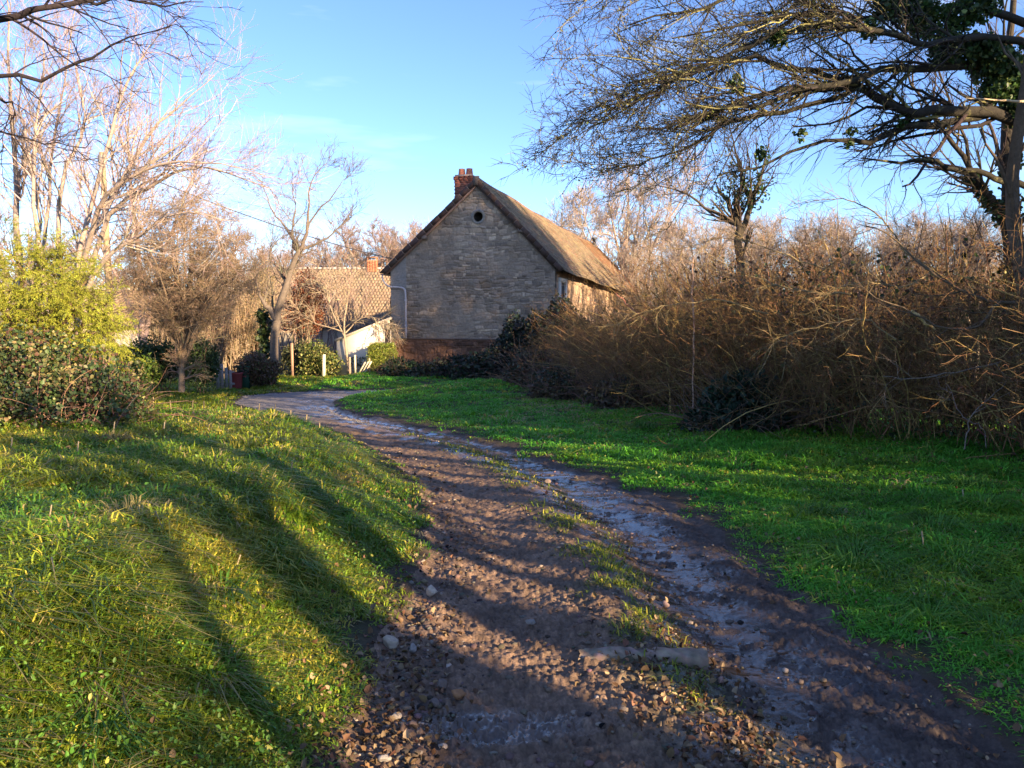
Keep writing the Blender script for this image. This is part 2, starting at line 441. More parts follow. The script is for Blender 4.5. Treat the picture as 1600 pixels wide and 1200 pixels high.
# ------------------------------------------------------------------ ground and track: one polar sheet, split along the track edge
angs = np.concatenate([np.linspace(-180, -46, 40)[:-1], np.linspace(-46, 42, 860), np.linspace(42, 180, 41)[1:-1]])
th = np.radians(angs)
rad = np.concatenate([[0.02, 0.3, 0.8, 1.3, 1.8], np.geomspace(2.2, 42, 760), np.geomspace(44, 3000, 50)])
NA, NR = len(th), len(rad)
X = rad[:, None] * np.sin(th)[None]; Y = rad[:, None] * np.cos(th)[None]
Z, S, WET, MED = terrain(X, Y)
X = X.ravel(); Y = Y.ravel()
gr = np.random.default_rng(3)
grass_c = np.array([0.045, 0.055, 0.018]); soil_c = np.array([0.06, 0.042, 0.028])
n1 = fbm(X * 1.2, Y * 1.2, 3, 61)[:, None]
C = grass_c * (0.7 + 0.6 * n1) * 1.0
edge = sstep(0.45, 0.0, S + 0.4 * (fbm(X * 3, Y * 3, 2, 66) - 0.5))[:, None]
C = C * (1 - edge) + soil_c * edge
dist = np.hypot(X, Y)
farc = sstep(40, 90, dist)[:, None]
C = C * (1 - farc) + np.array([0.07, 0.08, 0.03]) * farc
# mud colours: warm dry brown on the left lane, darker wet on the right, grey gravel at the bend
side = sstep(-0.2, 0.3, X - np.interp(Y, MEDIAN[2:, 1], MEDIAN[2:, 0]))[:, None]
mudL = np.array([0.165, 0.105, 0.068]); mudR = np.array([0.078, 0.055, 0.043]); grav = np.array([0.20, 0.175, 0.16])
n2 = fbm(X * 3.5, Y * 3.5, 4, 71)[:, None]; n3 = fbm(X * 22, Y * 22, 3, 75)[:, None]
mud = mudL * (1 - side) + mudR * side
n4 = RNG.random((len(X), 1)); mud = mud * (0.45 + 1.1 * n2) * (0.55 + 0.9 * n3) * (0.8 + 0.4 * n4)
gm = sstep(13, 19, dist)[:, None]
mud = mud * (1 - gm) + grav * (0.75 + 0.5 * n2) * gm
mud = mud * (1 - 0.5 * WET[:, None])
moss = (MED * sstep(0.4, 0.55, fbm(X * 4, Y * 4, 3, 81)))[:, None]
mud = mud * (1 - moss) + np.array([0.07, 0.075, 0.03]) * moss
idx = np.arange(NR * NA).reshape(NR, NA)
jn = np.roll(idx, -1, axis=1)
quads = np.stack([idx[:-1], idx[1:], jn[1:], jn[:-1]], -1).reshape(-1, 4)
SE = S + 0.16 * (fbm(X * 3.2, Y * 3.2, 3, 90) - 0.5)
ins_f = SE[quads].mean(1) < 0
V = np.stack([X, Y, Z], 1)
def sheet(name, q, colr, mat, label_kind='structure', wet=None):
    used, inv = np.unique(q.ravel(), return_inverse=True)
    mb = MB(); mb.add(V[used], inv.reshape(-1, 4)[:, ::-1] * 1, None, colr[used])
    o = mb.build(name, mat, smooth=True)
    if wet is not None:
        a = o.data.attributes.new('wet', 'FLOAT', 'POINT'); a.data.foreach_set('value', wet[used].astype(np.float32))
    o['kind'] = label_kind
    return o
sheet('ground', quads[~ins_f], C, M_SOIL)
sheet('track', quads[ins_f], mud, M_MUD, wet=WET)

# ------------------------------------------------------------------ grass
def blades(name, x, y, h, w, c, mat, lean=0.35, label=None, cat=None, seed=1, per=1, spread=0.03):
    """tufts at x, y: per blades each, leaning outward from the tuft's heart"""
    rng = np.random.default_rng(seed)
    x, y, h, w, c = (np.repeat(q_, per, 0) for q_ in (x, y, h, w, c))
    n = len(x); a = rng.random(n) * 2 * PI; q_ = rng.random(n) ** 0.5
    sp = spread * (1 + 0.10 * np.hypot(x, y))
    x = x + np.cos(a) * q_ * sp; y = y + np.sin(a) * q_ * sp
    a = a + rng.normal(0, 0.7, n)
    z = terrain(x, y)[0] - 0.01
    b = np.stack([x, y, z], 1)
    ld = np.stack([np.cos(a), np.sin(a), np.zeros(n)], 1)
    b2 = a + PI / 2 + rng.normal(0, 0.6, n)
    sd_ = np.stack([np.cos(b2), np.sin(b2), np.zeros(n)], 1) * (w / 2)[:, None]
    le = (lean * (0.2 + 0.9 * q_ + 0.9 * rng.random(n)))[:, None]
    h = (h * (0.55 + 0.75 * rng.random(n)))[:, None]
    c = c * (0.8 + 0.4 * rng.random((n, 1)))
    mid = b + ld * le * h * 0.35 + np.array([0, 0, 1]) * h * 0.58
    tip = b + ld * le * h * 1.25 + np.array([0, 0, 1]) * h * np.clip(0.98 - 0.5 * le, 0.25, 1)
    v = np.stack([b - sd_, b + sd_, mid - sd_ * 0.75, mid + sd_ * 0.75, tip], 1)
    o = (np.arange(n) * 5)[:, None]
    mb = MB(); mb.add(v.reshape(-1, 3), np.array([[0, 1, 3, 2]]) + o, np.array([[2, 3, 4]]) + o, np.repeat(c, 5, 0))
    ob = mb.build(name, mat)
    tag(ob, label, cat, kind='stuff')
    return ob
def scatter(x0, x1, y0, y1, n, rng):
    """points in view wedge with density falling with distance"""
    y = np.exp(rng.uniform(np.log(y0), np.log(y1), n)); x = rng.uniform(x0, x1, n) * 1.0
    return x, y
rng = np.random.default_rng(21)
# wedge sampling: angle uniform, distance log-uniform -> density ~ 1/d^2
def wedge(a0, a1, d0, d1, n, rng):
    a = np.radians(rng.uniform(a0, a1, n)); d = np.exp(rng.uniform(np.log(d0), np.log(d1), n))
    return d * np.sin(a), d * np.cos(a)
x, y = wedge(-45, 40, 2.0, 34, 150000, rng)
dd = np.hypot(x, y)
P = np.stack([x, y], 1); s = sdf(P)
leftm = x < np.interp(y, CENT_Y, CENT_X)
en = fbm(x * 3.2, y * 3.2, 3, 90)
dens = sstep(-0.06, 0.42, s + 0.5 * (en - 0.5)) * (0.5 + 0.5 * sstep(0.3, 0.55, fbm(x * 2.2, y * 2.2, 3, 95)))
keep = rng.random(len(x)) < dens
keep &= ~((x > 6.8 + (10.5 - y) * 0.33 + 1.5) & (y > 8))
x, y, s, leftm, dd = x[keep], y[keep], s[keep], leftm[keep], dd[keep]
cl = fbm(x * 1.6, y * 1.6, 3, 101); cl2 = fbm(x * 5, y * 5, 2, 103)
h = (0.052 + 0.090 * sstep(0.35, 0.8, cl) + 0.035 * cl2) * (0.45 + 0.55 * sstep(0.0, 0.7, s)) * (0.75 + 0.5 * rng.random(len(x)))
h = np.where(leftm, h * 1.05, h * 0.85)
w = 0.0055 + 0.0011 * dd
lush = np.array([0.075, 0.25, 0.020]); mid_ = np.array([0.21, 0.27, 0.02]); yel = np.array([0.50, 0.44, 0.06]); straw = np.array([0.42, 0.33, 0.15])
m1 = np.clip(0.5 + 1.8 * (fbm(x * 0.9, y * 0.9, 3, 111) - 0.5) + 0.25 * rng.normal(size=len(x)) + np.where(leftm, 0.2, -0.5), 0, 1)[:, None]
gc = (lush * (1 - m1) + mid_ * m1) * np.where(leftm, 1.05, 1.55)[:, None]  # right verge blades brightened in colour to lift their shade
m2 = (rng.random(len(x)) < np.where(leftm, 0.22, 0.03) * (0.5 + 2.0 * sstep(0.5, 0.7, fbm(x * 1.1, y * 1.1, 2, 121))))[:, None]  # more yellow blades on the left, partly standing in for warm sunlight
gc = np.where(m2, yel, gc)
m3 = (rng.random(len(x)) < np.where(leftm, 0.045, 0.012) + 0.22 * np.exp(-((x + 4.1) / 1.6) ** 2 - ((y - 10.3) / 1.6) ** 2) + 0.3 * np.exp(-((x - 1.4) / 1.6) ** 2 - ((y - 15.5) / 2.2) ** 2) + .10 * sstep(.55, .75, fbm(x * .7, y * .9, 3, 177)))[:, None]
gc = np.where(m3, straw, gc) * (0.75 + 0.5 * rng.random((len(x), 1)))
sel = leftm
blades('verge_grass', x[sel], y[sel], h[sel], w[sel], gc[sel], M_GRASS, 0.8, 'yellow green grass on the sunlit bank left of the track', 'grass', 5, per=7)
sel = ~leftm
blades('verge_grass', x[sel], y[sel], h[sel], w[sel], gc[sel], M_GRASS, 0.85, 'deep green shaded grass between the track and the thicket', 'grass', 6, per=7)
# long tussocks standing out of the turf
tx = np.array([G(*p) for p in [(345, 1010), (250, 905), (30, 960), (520, 800), (90, 1090), (470, 930), (150, 860), (420, 860), (585, 900), (20, 1120), (230, 1120), (330, 770), (60, 780), (1290, 820), (1480, 900), (1240, 740), (1540, 800), (1380, 760), (1560, 1010), (1450, 980), (1120, 735), (1010, 690)]])
tx = np.vstack([tx, np.stack(wedge(-42, -8, 2.6, 9, 60, rng), 1), np.stack(wedge(20, 36, 4.5, 9.5, 30, rng), 1)]); tx = tx[sdf(tx) > .35]
nn_ = len(tx); tc_ = np.where(((rng.random(nn_) < .35) & (tx[:, 0] < 0))[:, None], np.array([.34, .28, .10]), np.array([.10, .24, .03])) * (.7 + .5 * rng.random((nn_, 1)))
blades('tussock_grass', tx[:, 0], tx[:, 1], .10 + .09 * rng.random(nn_), np.full(nn_, .006) + .0008 * np.hypot(tx[:, 0], tx[:, 1]), tc_, M_GRASS, 1.1, 'longer arching grass tussocks in the verges', 'grass', 9, per=90, spread=.06)
# the strip between the ruts
x, y = wedge(-30, 40, 3.4, 15, 260000, rng)
P = np.stack([x, y], 1); md = seg_dist(P, MEDIAN, False)
k = (rng.random(len(x)) < 0.75 * np.exp(-(md / np.interp(y, [3, 4.5, 6, 9, 14], [0.08, 0.15, 0.16, 0.17, 0.12])) ** 2) * sstep(0.42, 0.58, fbm(x * 4, y * 4, 3, 81)) * np.interp(y, [3.3, 3.9, 4.3], [0.15, 0.35, 1])) & (sdf(P) < 0)
x, y = x[k], y[k]; dd = np.hypot(x, y)
c = (mid_ * 0.9)[None] * (0.6 + 0.7 * rng.random((len(x), 1))); m3 = rng.random(len(x)) < 0.2; c[m3] = yel * 0.9
blades('median_grass', x, y, 0.03 + 0.05 * rng.random(len(x)) * (0.4 + fbm(x * 4, y * 4, 2, 130)), 0.003 + 0.001 * dd, c, M_GRASS, 0.7, 'thin strip of short grass between the wheel ruts', 'grass', 7)

# broad leaved weeds in the verges
x, y = wedge(-45, 40, 2.2, 14, 60000, rng); P = np.stack([x, y], 1); s = sdf(P)
k = (s > 0.12) & (rng.random(len(x)) < sstep(0.45, 0.7, fbm(x * 1.5, y * 1.5, 3, 141)) * np.where(x < 0, 0.4, 0.25))
x, y = x[k], y[k]; z = terrain(x, y)[0]
mb = MB(); x = np.repeat(x, 3) + rng.normal(0, .022, len(x) * 3); y = np.repeat(y, 3) + rng.normal(0, .022, len(y) * 3); z = np.repeat(z, 3); c = cvar(len(x), (0.08, 0.17, 0.022), 0.3, rng, (0.22, 0.22, 0.05), 0.10)
leaves(mb, np.stack([x, y, z + 0.01 + 0.10 * rng.random(len(x))], 1), 0.009 + 0.012 * rng.random(len(x)) + 0.001 * np.hypot(x, y), c, up=0.7, rng=rng, aspect=0.55, broad=True)
tag(mb.build('weeds', M_LEAF), 'low broad leaved weeds growing through the verge grass', 'weeds', kind='stuff')

# fallen leaves along the track edges
x, y = wedge(-30, 40, 2.4, 13, 60000, rng); P = np.stack([x, y], 1); s = sdf(P); md = seg_dist(P, MEDIAN, False)
lf = x < np.interp(y, CENT_Y, CENT_X)
pr = np.where(lf, np.exp(-((s + 0.12) / 0.22) ** 2), 0.10 * np.exp(-((s - 0.1) / 0.3) ** 2)) * (0.4 + 0.6 * sstep(0.45, 0.6, fbm(x * 2, y * 2, 2, 151))) * np.interp(y, [2.5, 5, 9, 13], [0.8, 0.5, 0.3, 0.2])
pr += 0.75 * np.exp(-((md - 0.05) / 0.22) ** 2) * np.interp(y, [2.4, 3.9, 4.4, 5], [1, 0.9, 0.15, 0.05])
pr += np.where(s > 0.2, 0.02, 0.004)
k = rng.random(len(x)) < pr * 0.8; x, y = x[k], y[k]; z = terrain(x, y)[0]
inT = sdf(np.stack([x, y], 1)) < 0.1
c = cvar(len(x), (0.15, 0.085, 0.045), 0.35, rng, (0.30, 0.21, 0.12), 0.25)
mb = MB(); leaves(mb, np.stack([x, y, z + np.where(inT, 0.006, 0.05)], 1), 0.012 + 0.02 * rng.random(len(x)) + 0.0015 * np.hypot(x, y), c, up=1.6, rng=rng, aspect=0.7, broad=True, fold=0.5)
tag(mb.build('fallen_leaves', M_DRY), 'brown fallen leaves scattered along the muddy track edges', 'fallen leaves', kind='stuff')

# gravel and clods
_t = (1 + 5 ** 0.5) / 2
ICO_V = unit(np.array([(-1, _t, 0), (1, _t, 0), (-1, -_t, 0), (1, -_t, 0), (0, -1, _t), (0, 1, _t), (0, -1, -_t), (0, 1, -_t), (_t, 0, -1), (_t, 0, 1), (-_t, 0, -1), (-_t, 0, 1)], float))
ICO_F = np.array([(0, 11, 5), (0, 5, 1), (0, 1, 7), (0, 7, 10), (0, 10, 11), (1, 5, 9), (5, 11, 4), (11, 10, 2), (10, 7, 6), (7, 1, 8), (3, 9, 4), (3, 4, 2), (3, 2, 6), (3, 6, 8), (3, 8, 9), (4, 9, 5), (2, 4, 11), (6, 2, 10), (8, 6, 7), (9, 8, 1)])
x, y = wedge(-25, 38, 2.3, 12, 34000, rng); P = np.stack([x, y], 1); s = sdf(P); md = seg_dist(P, MEDIAN, False)
lf = x < np.interp(y, CENT_Y, CENT_X)
pr = (s < 0.05) * (0.07 + 0.5 * np.where(lf, np.exp(-((s + 0.15) / 0.25) ** 2), 0) + 0.2 * np.exp(-(md / 0.3) ** 2))
k = rng.random(len(x)) < pr; x, y = x[k], y[k]; z = terrain(x, y)[0]; n = len(x)
sz = 0.004 + 0.014 * rng.random(n) ** 4 + 0.0011 * np.hypot(x, y)
sc = sz[:, None] * np.stack([0.8 + 0.6 * rng.random(n), 0.8 + 0.5 * rng.random(n), 0.45 + 0.3 * rng.random(n)], 1)
v = ICO_V[None] * sc[:, None] * (0.8 + 0.4 * rng.random((n, 12, 1))) + np.stack([x, y, z + 0.05 * sz], 1)[:, None]
f = (ICO_F[None] + (np.arange(n) * 12)[:, None, None]).reshape(-1, 3)
mb = MB(); mb.add(v.reshape(-1, 3), None, f, np.repeat(cvar(n, (0.12, 0.09, 0.07), 0.35, rng, (0.28, 0.22, 0.17), 0.10), 12, 0))
tag(mb.build('gravel', M_STONE), 'small gravel and mud clods pressed into the track', 'gravel', kind='stuff')

# ------------------------------------------------------------------ named stones, log, stalks
def ico2(sub=2):
    v = [tuple(a) for a in ICO_V]; f = [tuple(a) for a in ICO_F]
    for _ in range(sub):
        cache = {}; nf = []
        def mid(a, b):
            k = (min(a, b), max(a, b))
            if k not in cache:
                m = (np.array(v[a]) + np.array(v[b])) / 2; m /= np.linalg.norm(m); v.append(tuple(m)); cache[k] = len(v) - 1
            return cache[k]
        for a, b, c_ in f:
            ab, bc, ca = mid(a, b), mid(b, c_), mid(c_, a)
            nf += [(a, ab, ca), (b, bc, ab), (c_, ca, bc), (ab, bc, ca)]
        f = nf
    return np.array(v), np.array(f)
IV, IF = ico2(2); IV3, IF3 = ico2(3)
def stone(px, py, wpx, hpx, colr, label, seed):
    g = G(px, py); d = g[1]; w_ = wpx * d / 1250 / 2; h_ = hpx * d / 1250 * 0.7
    r = np.random.default_rng(seed); v = IV.copy()
    for _ in range(9):
        n_ = unit(r.normal(size=3)); k_ = 0.55 + 0.35 * r.random(); dd_ = v @ n_
        v = v - np.maximum(dd_ - k_, 0)[:, None] * n_ * 0.9
    v = v * (1 + 0.05 * r.normal(size=(len(v), 1))) * np.array([w_, w_ * (0.6 + 0.3 * r.random()), h_])
    mb = MB(); mb.add(v, None, IF, cvar(len(v), colr, 0.05, r))
    o = mb.build('stone', M_STONE); o.location = (g[0], g[1], HH(g[0], g[1]) + h_ * 0.25); o.rotation_euler = (0, 0, r.random() * 3)
    tag(o, label, 'stone')
buff = (0.42, 0.34, 0.25); grey = (0.28, 0.25, 0.22); dk = (0.16, 0.12, 0.10)
STN = [(675, 926, 19, 14, (0.5, 0.42, 0.33), 'small rounded pale stone lying alone on the left track edge'),
       (610, 1006, 34, 16, buff, 'flat pale stone in the grass edge of the left bank'),
       (645, 1014, 18, 11, grey, 'small grey stone just right of the flat pale stone'),
       (690, 1072, 20, 14, dk, 'dark brown stone left of the orange stone'),
       (716, 1086, 28, 13, (0.34, 0.17, 0.08), 'orange brown stone in the middle of the near track'),
       (680, 1100, 22, 10, dk, 'dark flat stone below the orange brown stone'),
       (1150, 1181, 26, 16, buff, 'pale angular stone by the dead leaves at the bottom edge'),
       (1126, 1064, 16, 10, (0.33, 0.2, 0.16), 'reddish stone just below the end of the timber'),
       (1000, 1056, 15, 8, buff, 'small buff stone in the moss under the timber'),
       (990, 998, 22, 9, grey, 'grey stone left of the last grass tuft between the ruts'),
       (856, 753, 12, 6, dk, 'dark stone in the wet rut far up the track'),
       (620, 1120, 20, 8, buff, 'flat buff stone among fallen leaves on the left edge'),
       (830, 972, 20, 6, grey, 'flat grey stone embedded in the left wheel rut'),
       (1040, 945, 14, 8, (0.3, 0.2, 0.17), 'small brown stone beside the grass strip right of the ruts'),
       (600, 1186, 24, 10, grey, 'grey stone among the leaves at the bottom left edge')]
for i, a in enumerate(STN): stone(*a, seed=40 + i)
# timber baulk lying across the strip
a = G(905, 1026); b = G(1106, 1040)
A3 = np.array([a[0], a[1], HH(*a) + 0.006]); B3 = np.array([b[0], b[1], HH(*b) + 0.026])
nS = 26; tt = np.linspace(0, 1, nS)[:, None]; ctr = A3 * (1 - tt) + B3 * tt
ax_ = unit(B3 - A3); sd2 = unit(np.cross(ax_, [0, 0, 1.])); up_ = np.cross(sd2, ax_)
prof = np.array([(-1, -1), (-1, 0.7), (-0.75, 1), (0, 1.06), (0.75, 1), (1, 0.7), (1, -1)])
hw = 0.055 + 0.006 * np.sin(tt[:, 0] * 9); hh = np.interp(tt[:, 0], [0, 0.25, 1], [0.012, 0.035, 0.042])
v = ctr[:, None] + prof[None, :, 0:1] * hw[:, None, None] * sd2 + prof[None, :, 1:2] * hh[:, None, None] * up_
v = v + rng.normal(0, 0.003, v.shape)
k_, j_ = np.meshgrid(np.arange(nS - 1), np.arange(7), indexing='ij')
a_ = k_ * 7 + j_; b_ = k_ * 7 + (j_ + 1) % 7
mb = MB(); q = np.stack([a_, b_, b_ + 7, a_ + 7], -1).reshape(-1, 4)
tri = [(o_, o_ + j + 1, o_ + j + 2) for o_ in (0, (nS - 1) * 7) for j in range(5)]
mb.add(v.reshape(-1, 3), q, tri, cvar(nS * 7, (0.24, 0.175, 0.125), 0.25, rng))
tag(mb.build('timber_baulk', M_WOOD), 'weathered timber baulk half buried across the strip between ruts', 'timber')

def stalk(px, py, hpx, lean, label, colr=(0.42, 0.32, 0.2)):
    g = G(px, py); d = g[1]; z = HH(*g); h_ = hpx * d / 1250
    P_ = np.array([[0, 0, -0.02], [lean * h_ * 0.5, 0, h_ * 0.5], [lean * h_, 0.01, h_]])
    mb = MB(); tubes(mb, P_, np.array([0.004, 0.004, 0.0035]) * (0.6 + d * 0.12), 6, colr)
    o = mb.build('cut_stalk', M_DRY); o.location = (g[0], g[1], z)
    tag(o, label, 'dry stalk', 'dry cut stalks in the verges')
for px, py, h_, le in [(180, 755, 22, .1), (22, 800, 30, .05), (125, 802, 26, 0.05), (213, 838, 24, .35), (322, 822, 18, .5), (120, 970, 30, .1), (83, 945, 30, .1), (258, 752, 20, .1), (456, 822, 22, .1), (478, 785, 20, 0), (150, 1038, 22, .2), (370, 975, 26, .3)]:
    stalk(px, py, h_, le, 'short pale cut stalk poking out of the left bank grass')
for px, py, h_, le in [(1397, 716, 14, 0), (1505, 820, 26, -.1), (1443, 885, 38, -.1)]:
    stalk(px, py, h_, le, 'thin dry stalk standing in the shaded grass right of the track')
for px, py, h_, le in [(430, 672, 26, .05), (455, 668, 24, 0), (478, 676, 22, .1), (352, 672, 24, .1), (380, 664, 22, -.1), (320, 668, 28, 0), (300, 664, 30, .1), (270, 660, 30, -.1), (405, 682, 20, .1), (500, 690, 18, 0), (240, 668, 30, .05), (210, 680, 30, 0)]:
    stalk(px, py + 18, h_, le, 'tan dead stem among the straw by the ivy bramble bush', (0.38, 0.29, 0.15))

# ------------------------------------------------------------------ the stone barn
BA = math.radians(15.5); BL = 30.0; BW = 7.3; EH = 4.75; RU = 3.95; RH = 8.2
barn = thing('stone_barn', 'long grey rubble stone barn with steep mossy tiled roof and round gable opening', 'barn', (-5.26, 35.0, -0.66), -BA)
def stone_pattern(U, Vv, seed, course=0.17, wmin=0.16, wmax=0.52):
    """irregular coursed rubble: relief height and stone tint per point"""
    r = np.random.default_rng(seed)
    u = U + 0.10 * (fbm(U * 3.5, Vv * 3.5, 3, seed) - 0.5) * 2; v = Vv + 0.16 * (fbm(U * 1.2, Vv * 1.6, 3, seed + 9) - 0.5) * 2
    edges = np.cumsum(np.concatenate([[-1.0], course * (0.6 + 0.9 * r.random(120))]))
    ci = np.clip(np.searchsorted(edges, v.ravel()) - 1, 0, 119).reshape(v.shape)
    dv = np.minimum(v - edges[ci], edges[ci + 1] - v)
    hgt = np.zeros(v.shape); tint = np.zeros(v.shape); du = np.zeros(v.shape)
    for c_ in np.unique(ci):
        ue = np.cumsum(np.concatenate([[-2 - r.random()], wmin + (wmax - wmin) * r.random(90) ** 1.5]))
        m = ci == c_
        k = np.clip(np.searchsorted(ue, u[m]) - 1, 0, 89)
        du[m] = np.minimum(u[m] - ue[k], ue[k + 1] - u[m])
        hgt[m] = r.random(90)[k]; tint[m] = r.random(90)[k]
    e = np.minimum(du, dv)
    prof = sstep(0.0, 0.028, e)
    smear = sstep(0.44, 0.66, fbm(U * 0.9, Vv * 0.9, 4, seed + 20))
    rel = prof * (0.010 + 0.042 * hgt) * (1 - 0.6 * smear) + 0.022 * (fbm(U * 9, Vv * 9, 4, seed + 5) - 0.5) * 2
    return rel, tint, prof, smear
def stone_cols(rel, tint, prof, smear, U, Vv, seed):
    t = tint.ravel()[:, None]; p = prof.ravel()[:, None]; s_ = smear.ravel()[:, None]
    a = np.array([0.30, 0.25, 0.205]); b = np.array([0.23, 0.195, 0.17]); c_ = np.array([0.38, 0.32, 0.26]); mo = np.array([0.27, 0.225, 0.185])
    st = np.where(t < 0.45, a, np.where(t < 0.75, b, c_)) * (0.65 + 0.7 * ((t * 7.3) % 1))
    cc = mo * (1 - p) + st * p
    cc = cc * (1 - 0.6 * s_) + np.array([0.31, 0.26, 0.215]) * 0.6 * s_
    big = fbm(U * 0.5, Vv * 0.5, 4, seed + 33).ravel()[:, None]
    return np.clip(cc * (0.58 + 0.74 * big) * np.array([1.12, 1.0, 0.88]), 0.02, 0.9)
def prof_h(u):
    return np.where(u < RU, EH + (RH - EH) * u / RU, RH - (RH - EH) * (u - RU) / (BW - RU))
# gable
uu = np.linspace(0, BW, 330); vv = np.linspace(1.62, RH, 300)
U, Vg = np.meshgrid(uu, vv)
rel, tint, prf, smr = stone_pattern(U, Vg, 5, 0.13, 0.12, 0.42)
cen = np.array([4.0, 6.75]); HR = 0.205
rc = np.hypot(U - cen[0], Vg - cen[1])
rel = np.where(rc < HR + 0.13, 0.03, rel)
cc = stone_cols(rel, tint, prf, smr, U, Vg, 5)
# stained paler render band beside the downpipe, weathering streaks under the verge
band = ((U < 0.72)).ravel()[:, None]
cc = np.where(band, cc * 0.25 + np.array([0.30, 0.275, 0.25]) * 0.75, cc)
rel = np.where(U < 0.72, rel * 0.3 + 0.02, rel)
gi = np.arange(U.size).reshape(U.shape)
q = np.stack([gi[:-1, :-1], gi[:-1, 1:], gi[1:, 1:], gi[1:, :-1]], -1).reshape(-1, 4)
mu = U.ravel()[q].mean(1); mv = Vg.ravel()[q].mean(1)
ok = (mv < prof_h(mu) - 0.02) & (np.hypot(mu - cen[0], mv - cen[1]) > HR - 0.005)
mb = MB(); mb.add(np.stack([U.ravel(), -rel.ravel(), Vg.ravel()], 1), q[ok], None, cc)
mb.build('gable_wall', M_STONE, barn)
# dressed ring of the round opening, its inside painted dark as if unlit
mb = MB(); a_ = np.linspace(0, 2 * PI, 33)[:-1]
for i in range(10):
    t0_, t1_ = i / 10 * 2 * PI + 0.02, (i + 1) / 10 * 2 * PI - 0.02; tt_ = np.linspace(t0_, t1_, 4)
    for r_in, r_out, yy0, yy1 in [(HR, HR + 0.11, -0.055, 0.0)]:
        v = []
        for t_ in tt_:
            for rr_ in (r_in, r_out): v += [(cen[0] + rr_ * math.cos(t_), yy0, cen[1] + rr_ * math.sin(t_)), (cen[0] + rr_ * math.cos(t_), yy1, cen[1] + rr_ * math.sin(t_))]
        qq = []
        for k in range(3):
            o_ = k * 4; qq += [(o_, o_ + 4, o_ + 6, o_ + 2), (o_, o_ + 1, o_ + 5, o_ + 4), (o_ + 2, o_ + 6, o_ + 7, o_ + 3)]
        mb.add(v, qq, None, cvar(len(v), (0.27, 0.235, 0.2), 0.1))
v = [(cen[0] + HR * math.cos(t_), y_, cen[1] + HR * math.sin(t_)) for y_ in (-0.03, 0.6) for t_ in a_] + [(cen[0], 0.6, cen[1])]
qq = [(i, (i + 1) % 32, 32 + (i + 1) % 32, 32 + i) for i in range(32)]; tt_ = [(32 + i, 32 + (i + 1) % 32, 64) for i in range(32)]
mb.add(v, qq, tt_, (0.05, 0.04, 0.035))
mb.build('round_opening', M_STONE, barn)
# plinth: darker reddish rubble, proud of the wall
uu = np.linspace(-0.02, BW + 0.02, 300); vv = np.linspace(-0.4, 1.62, 90); U, Vg = np.meshgrid(uu, vv)
rel, tint, prf, smr = stone_pattern(U * 1.0, Vg, 15, 0.14, 0.12, 0.35)
cc = stone_cols(rel, tint, prf, smr, U, Vg, 15) * np.array([0.55, 0.38, 0.33])
gi = np.arange(U.size).reshape(U.shape); q = np.stack([gi[:-1, :-1], gi[:-1, 1:], gi[1:, 1:], gi[1:, :-1]], -1).reshape(-1, 4)
mb = MB(); mb.add(np.stack([U.ravel(), -rel.ravel() * 1.3 - 0.07, Vg.ravel()], 1), q, None, cc)
boxes(mb, [(BW / 2, -0.04, 1.645)], [(BW + 0.02, 0.14, 0.05)], color=(0.2, 0.14, 0.11), jit=0.004)
mb.build('plinth', M_STONE, barn)
# long walls and back gable (solid, 0.5 m thick)
def slab_wall(mb, x0, x1, y0, y1, z0, z1, c_): boxes(mb, [((x0 + x1) / 2, (y0 + y1) / 2, (z0 + z1) / 2)], [(x1 - x0, y1 - y0, z1 - z0)], color=c_)
for nm, xw, sg in [('left_wall', 0.0, -1), ('right_wall', BW, 1)]:
    Ly = np.linspace(0.0, BL, 700); Lz = np.linspace(-0.4, EH, 70); U, Vg = np.meshgrid(Ly, Lz)
    rel, tint, prf, smr = stone_pattern(U, Vg, 25 + sg, 0.22, 0.25, 0.8)
    cc = stone_cols(rel, tint, prf, smr, U, Vg, 25) * np.array([1.15, 1.05, 0.95])
    gi = np.arange(U.size).reshape(U.shape); q = np.stack([gi[:-1, :-1], gi[:-1, 1:], gi[1:, 1:], gi[1:, :-1]], -1).reshape(-1, 4)
    if sg < 0: q = q[:, ::-1]
    mb = MB(); mb.add(np.stack([xw + sg * rel.ravel(), U.ravel(), Vg.ravel()], 1), q, None, cc)
    slab_wall(mb, min(xw - sg * 0.02, xw - sg * 0.45), max(xw - sg * 0.02, xw - sg * 0.45), 0.03, BL - 0.02, -0.4, EH - 0.02, (0.3, 0.26, 0.2))
    mb.build('long_wall', M_STONE, barn)
mb = MB(); mb.add([(0, BL, -0.4), (BW, BL, -0.4), (BW, BL, EH), (RU, BL, RH - 0.02), (0, BL, EH)], [(0, 4, 3, 1)], [(1, 3, 2)], (0.32, 0.28, 0.22))
mb.build('back_wall', M_STONE, barn)
# pale doorway surround and shutter on the sunny long wall
dw = []
mb = MB(); boxes(mb, [(BW + 0.06, 0.55, 2.6), (BW + 0.06, 1.75, 2.6), (BW + 0.06, 1.15, 4.1)], [(0.12, 0.28, 3.2), (0.12, 0.28, 3.2), (0.12, 1.48, 0.2)], color=(0.62, 0.55, 0.45), jit=0.004)
dfr = mb.build('door_frame', M_PAINT, barn)
mb = MB(); boxes(mb, [(BW + 0.04, 0.80 + i * 0.17, 2.45) for i in range(5)], [(0.05, 0.16, 2.9)] * 5, color=(0.10, 0.07, 0.05), jit=0.002)
mb.build('door', M_WOOD, barn)
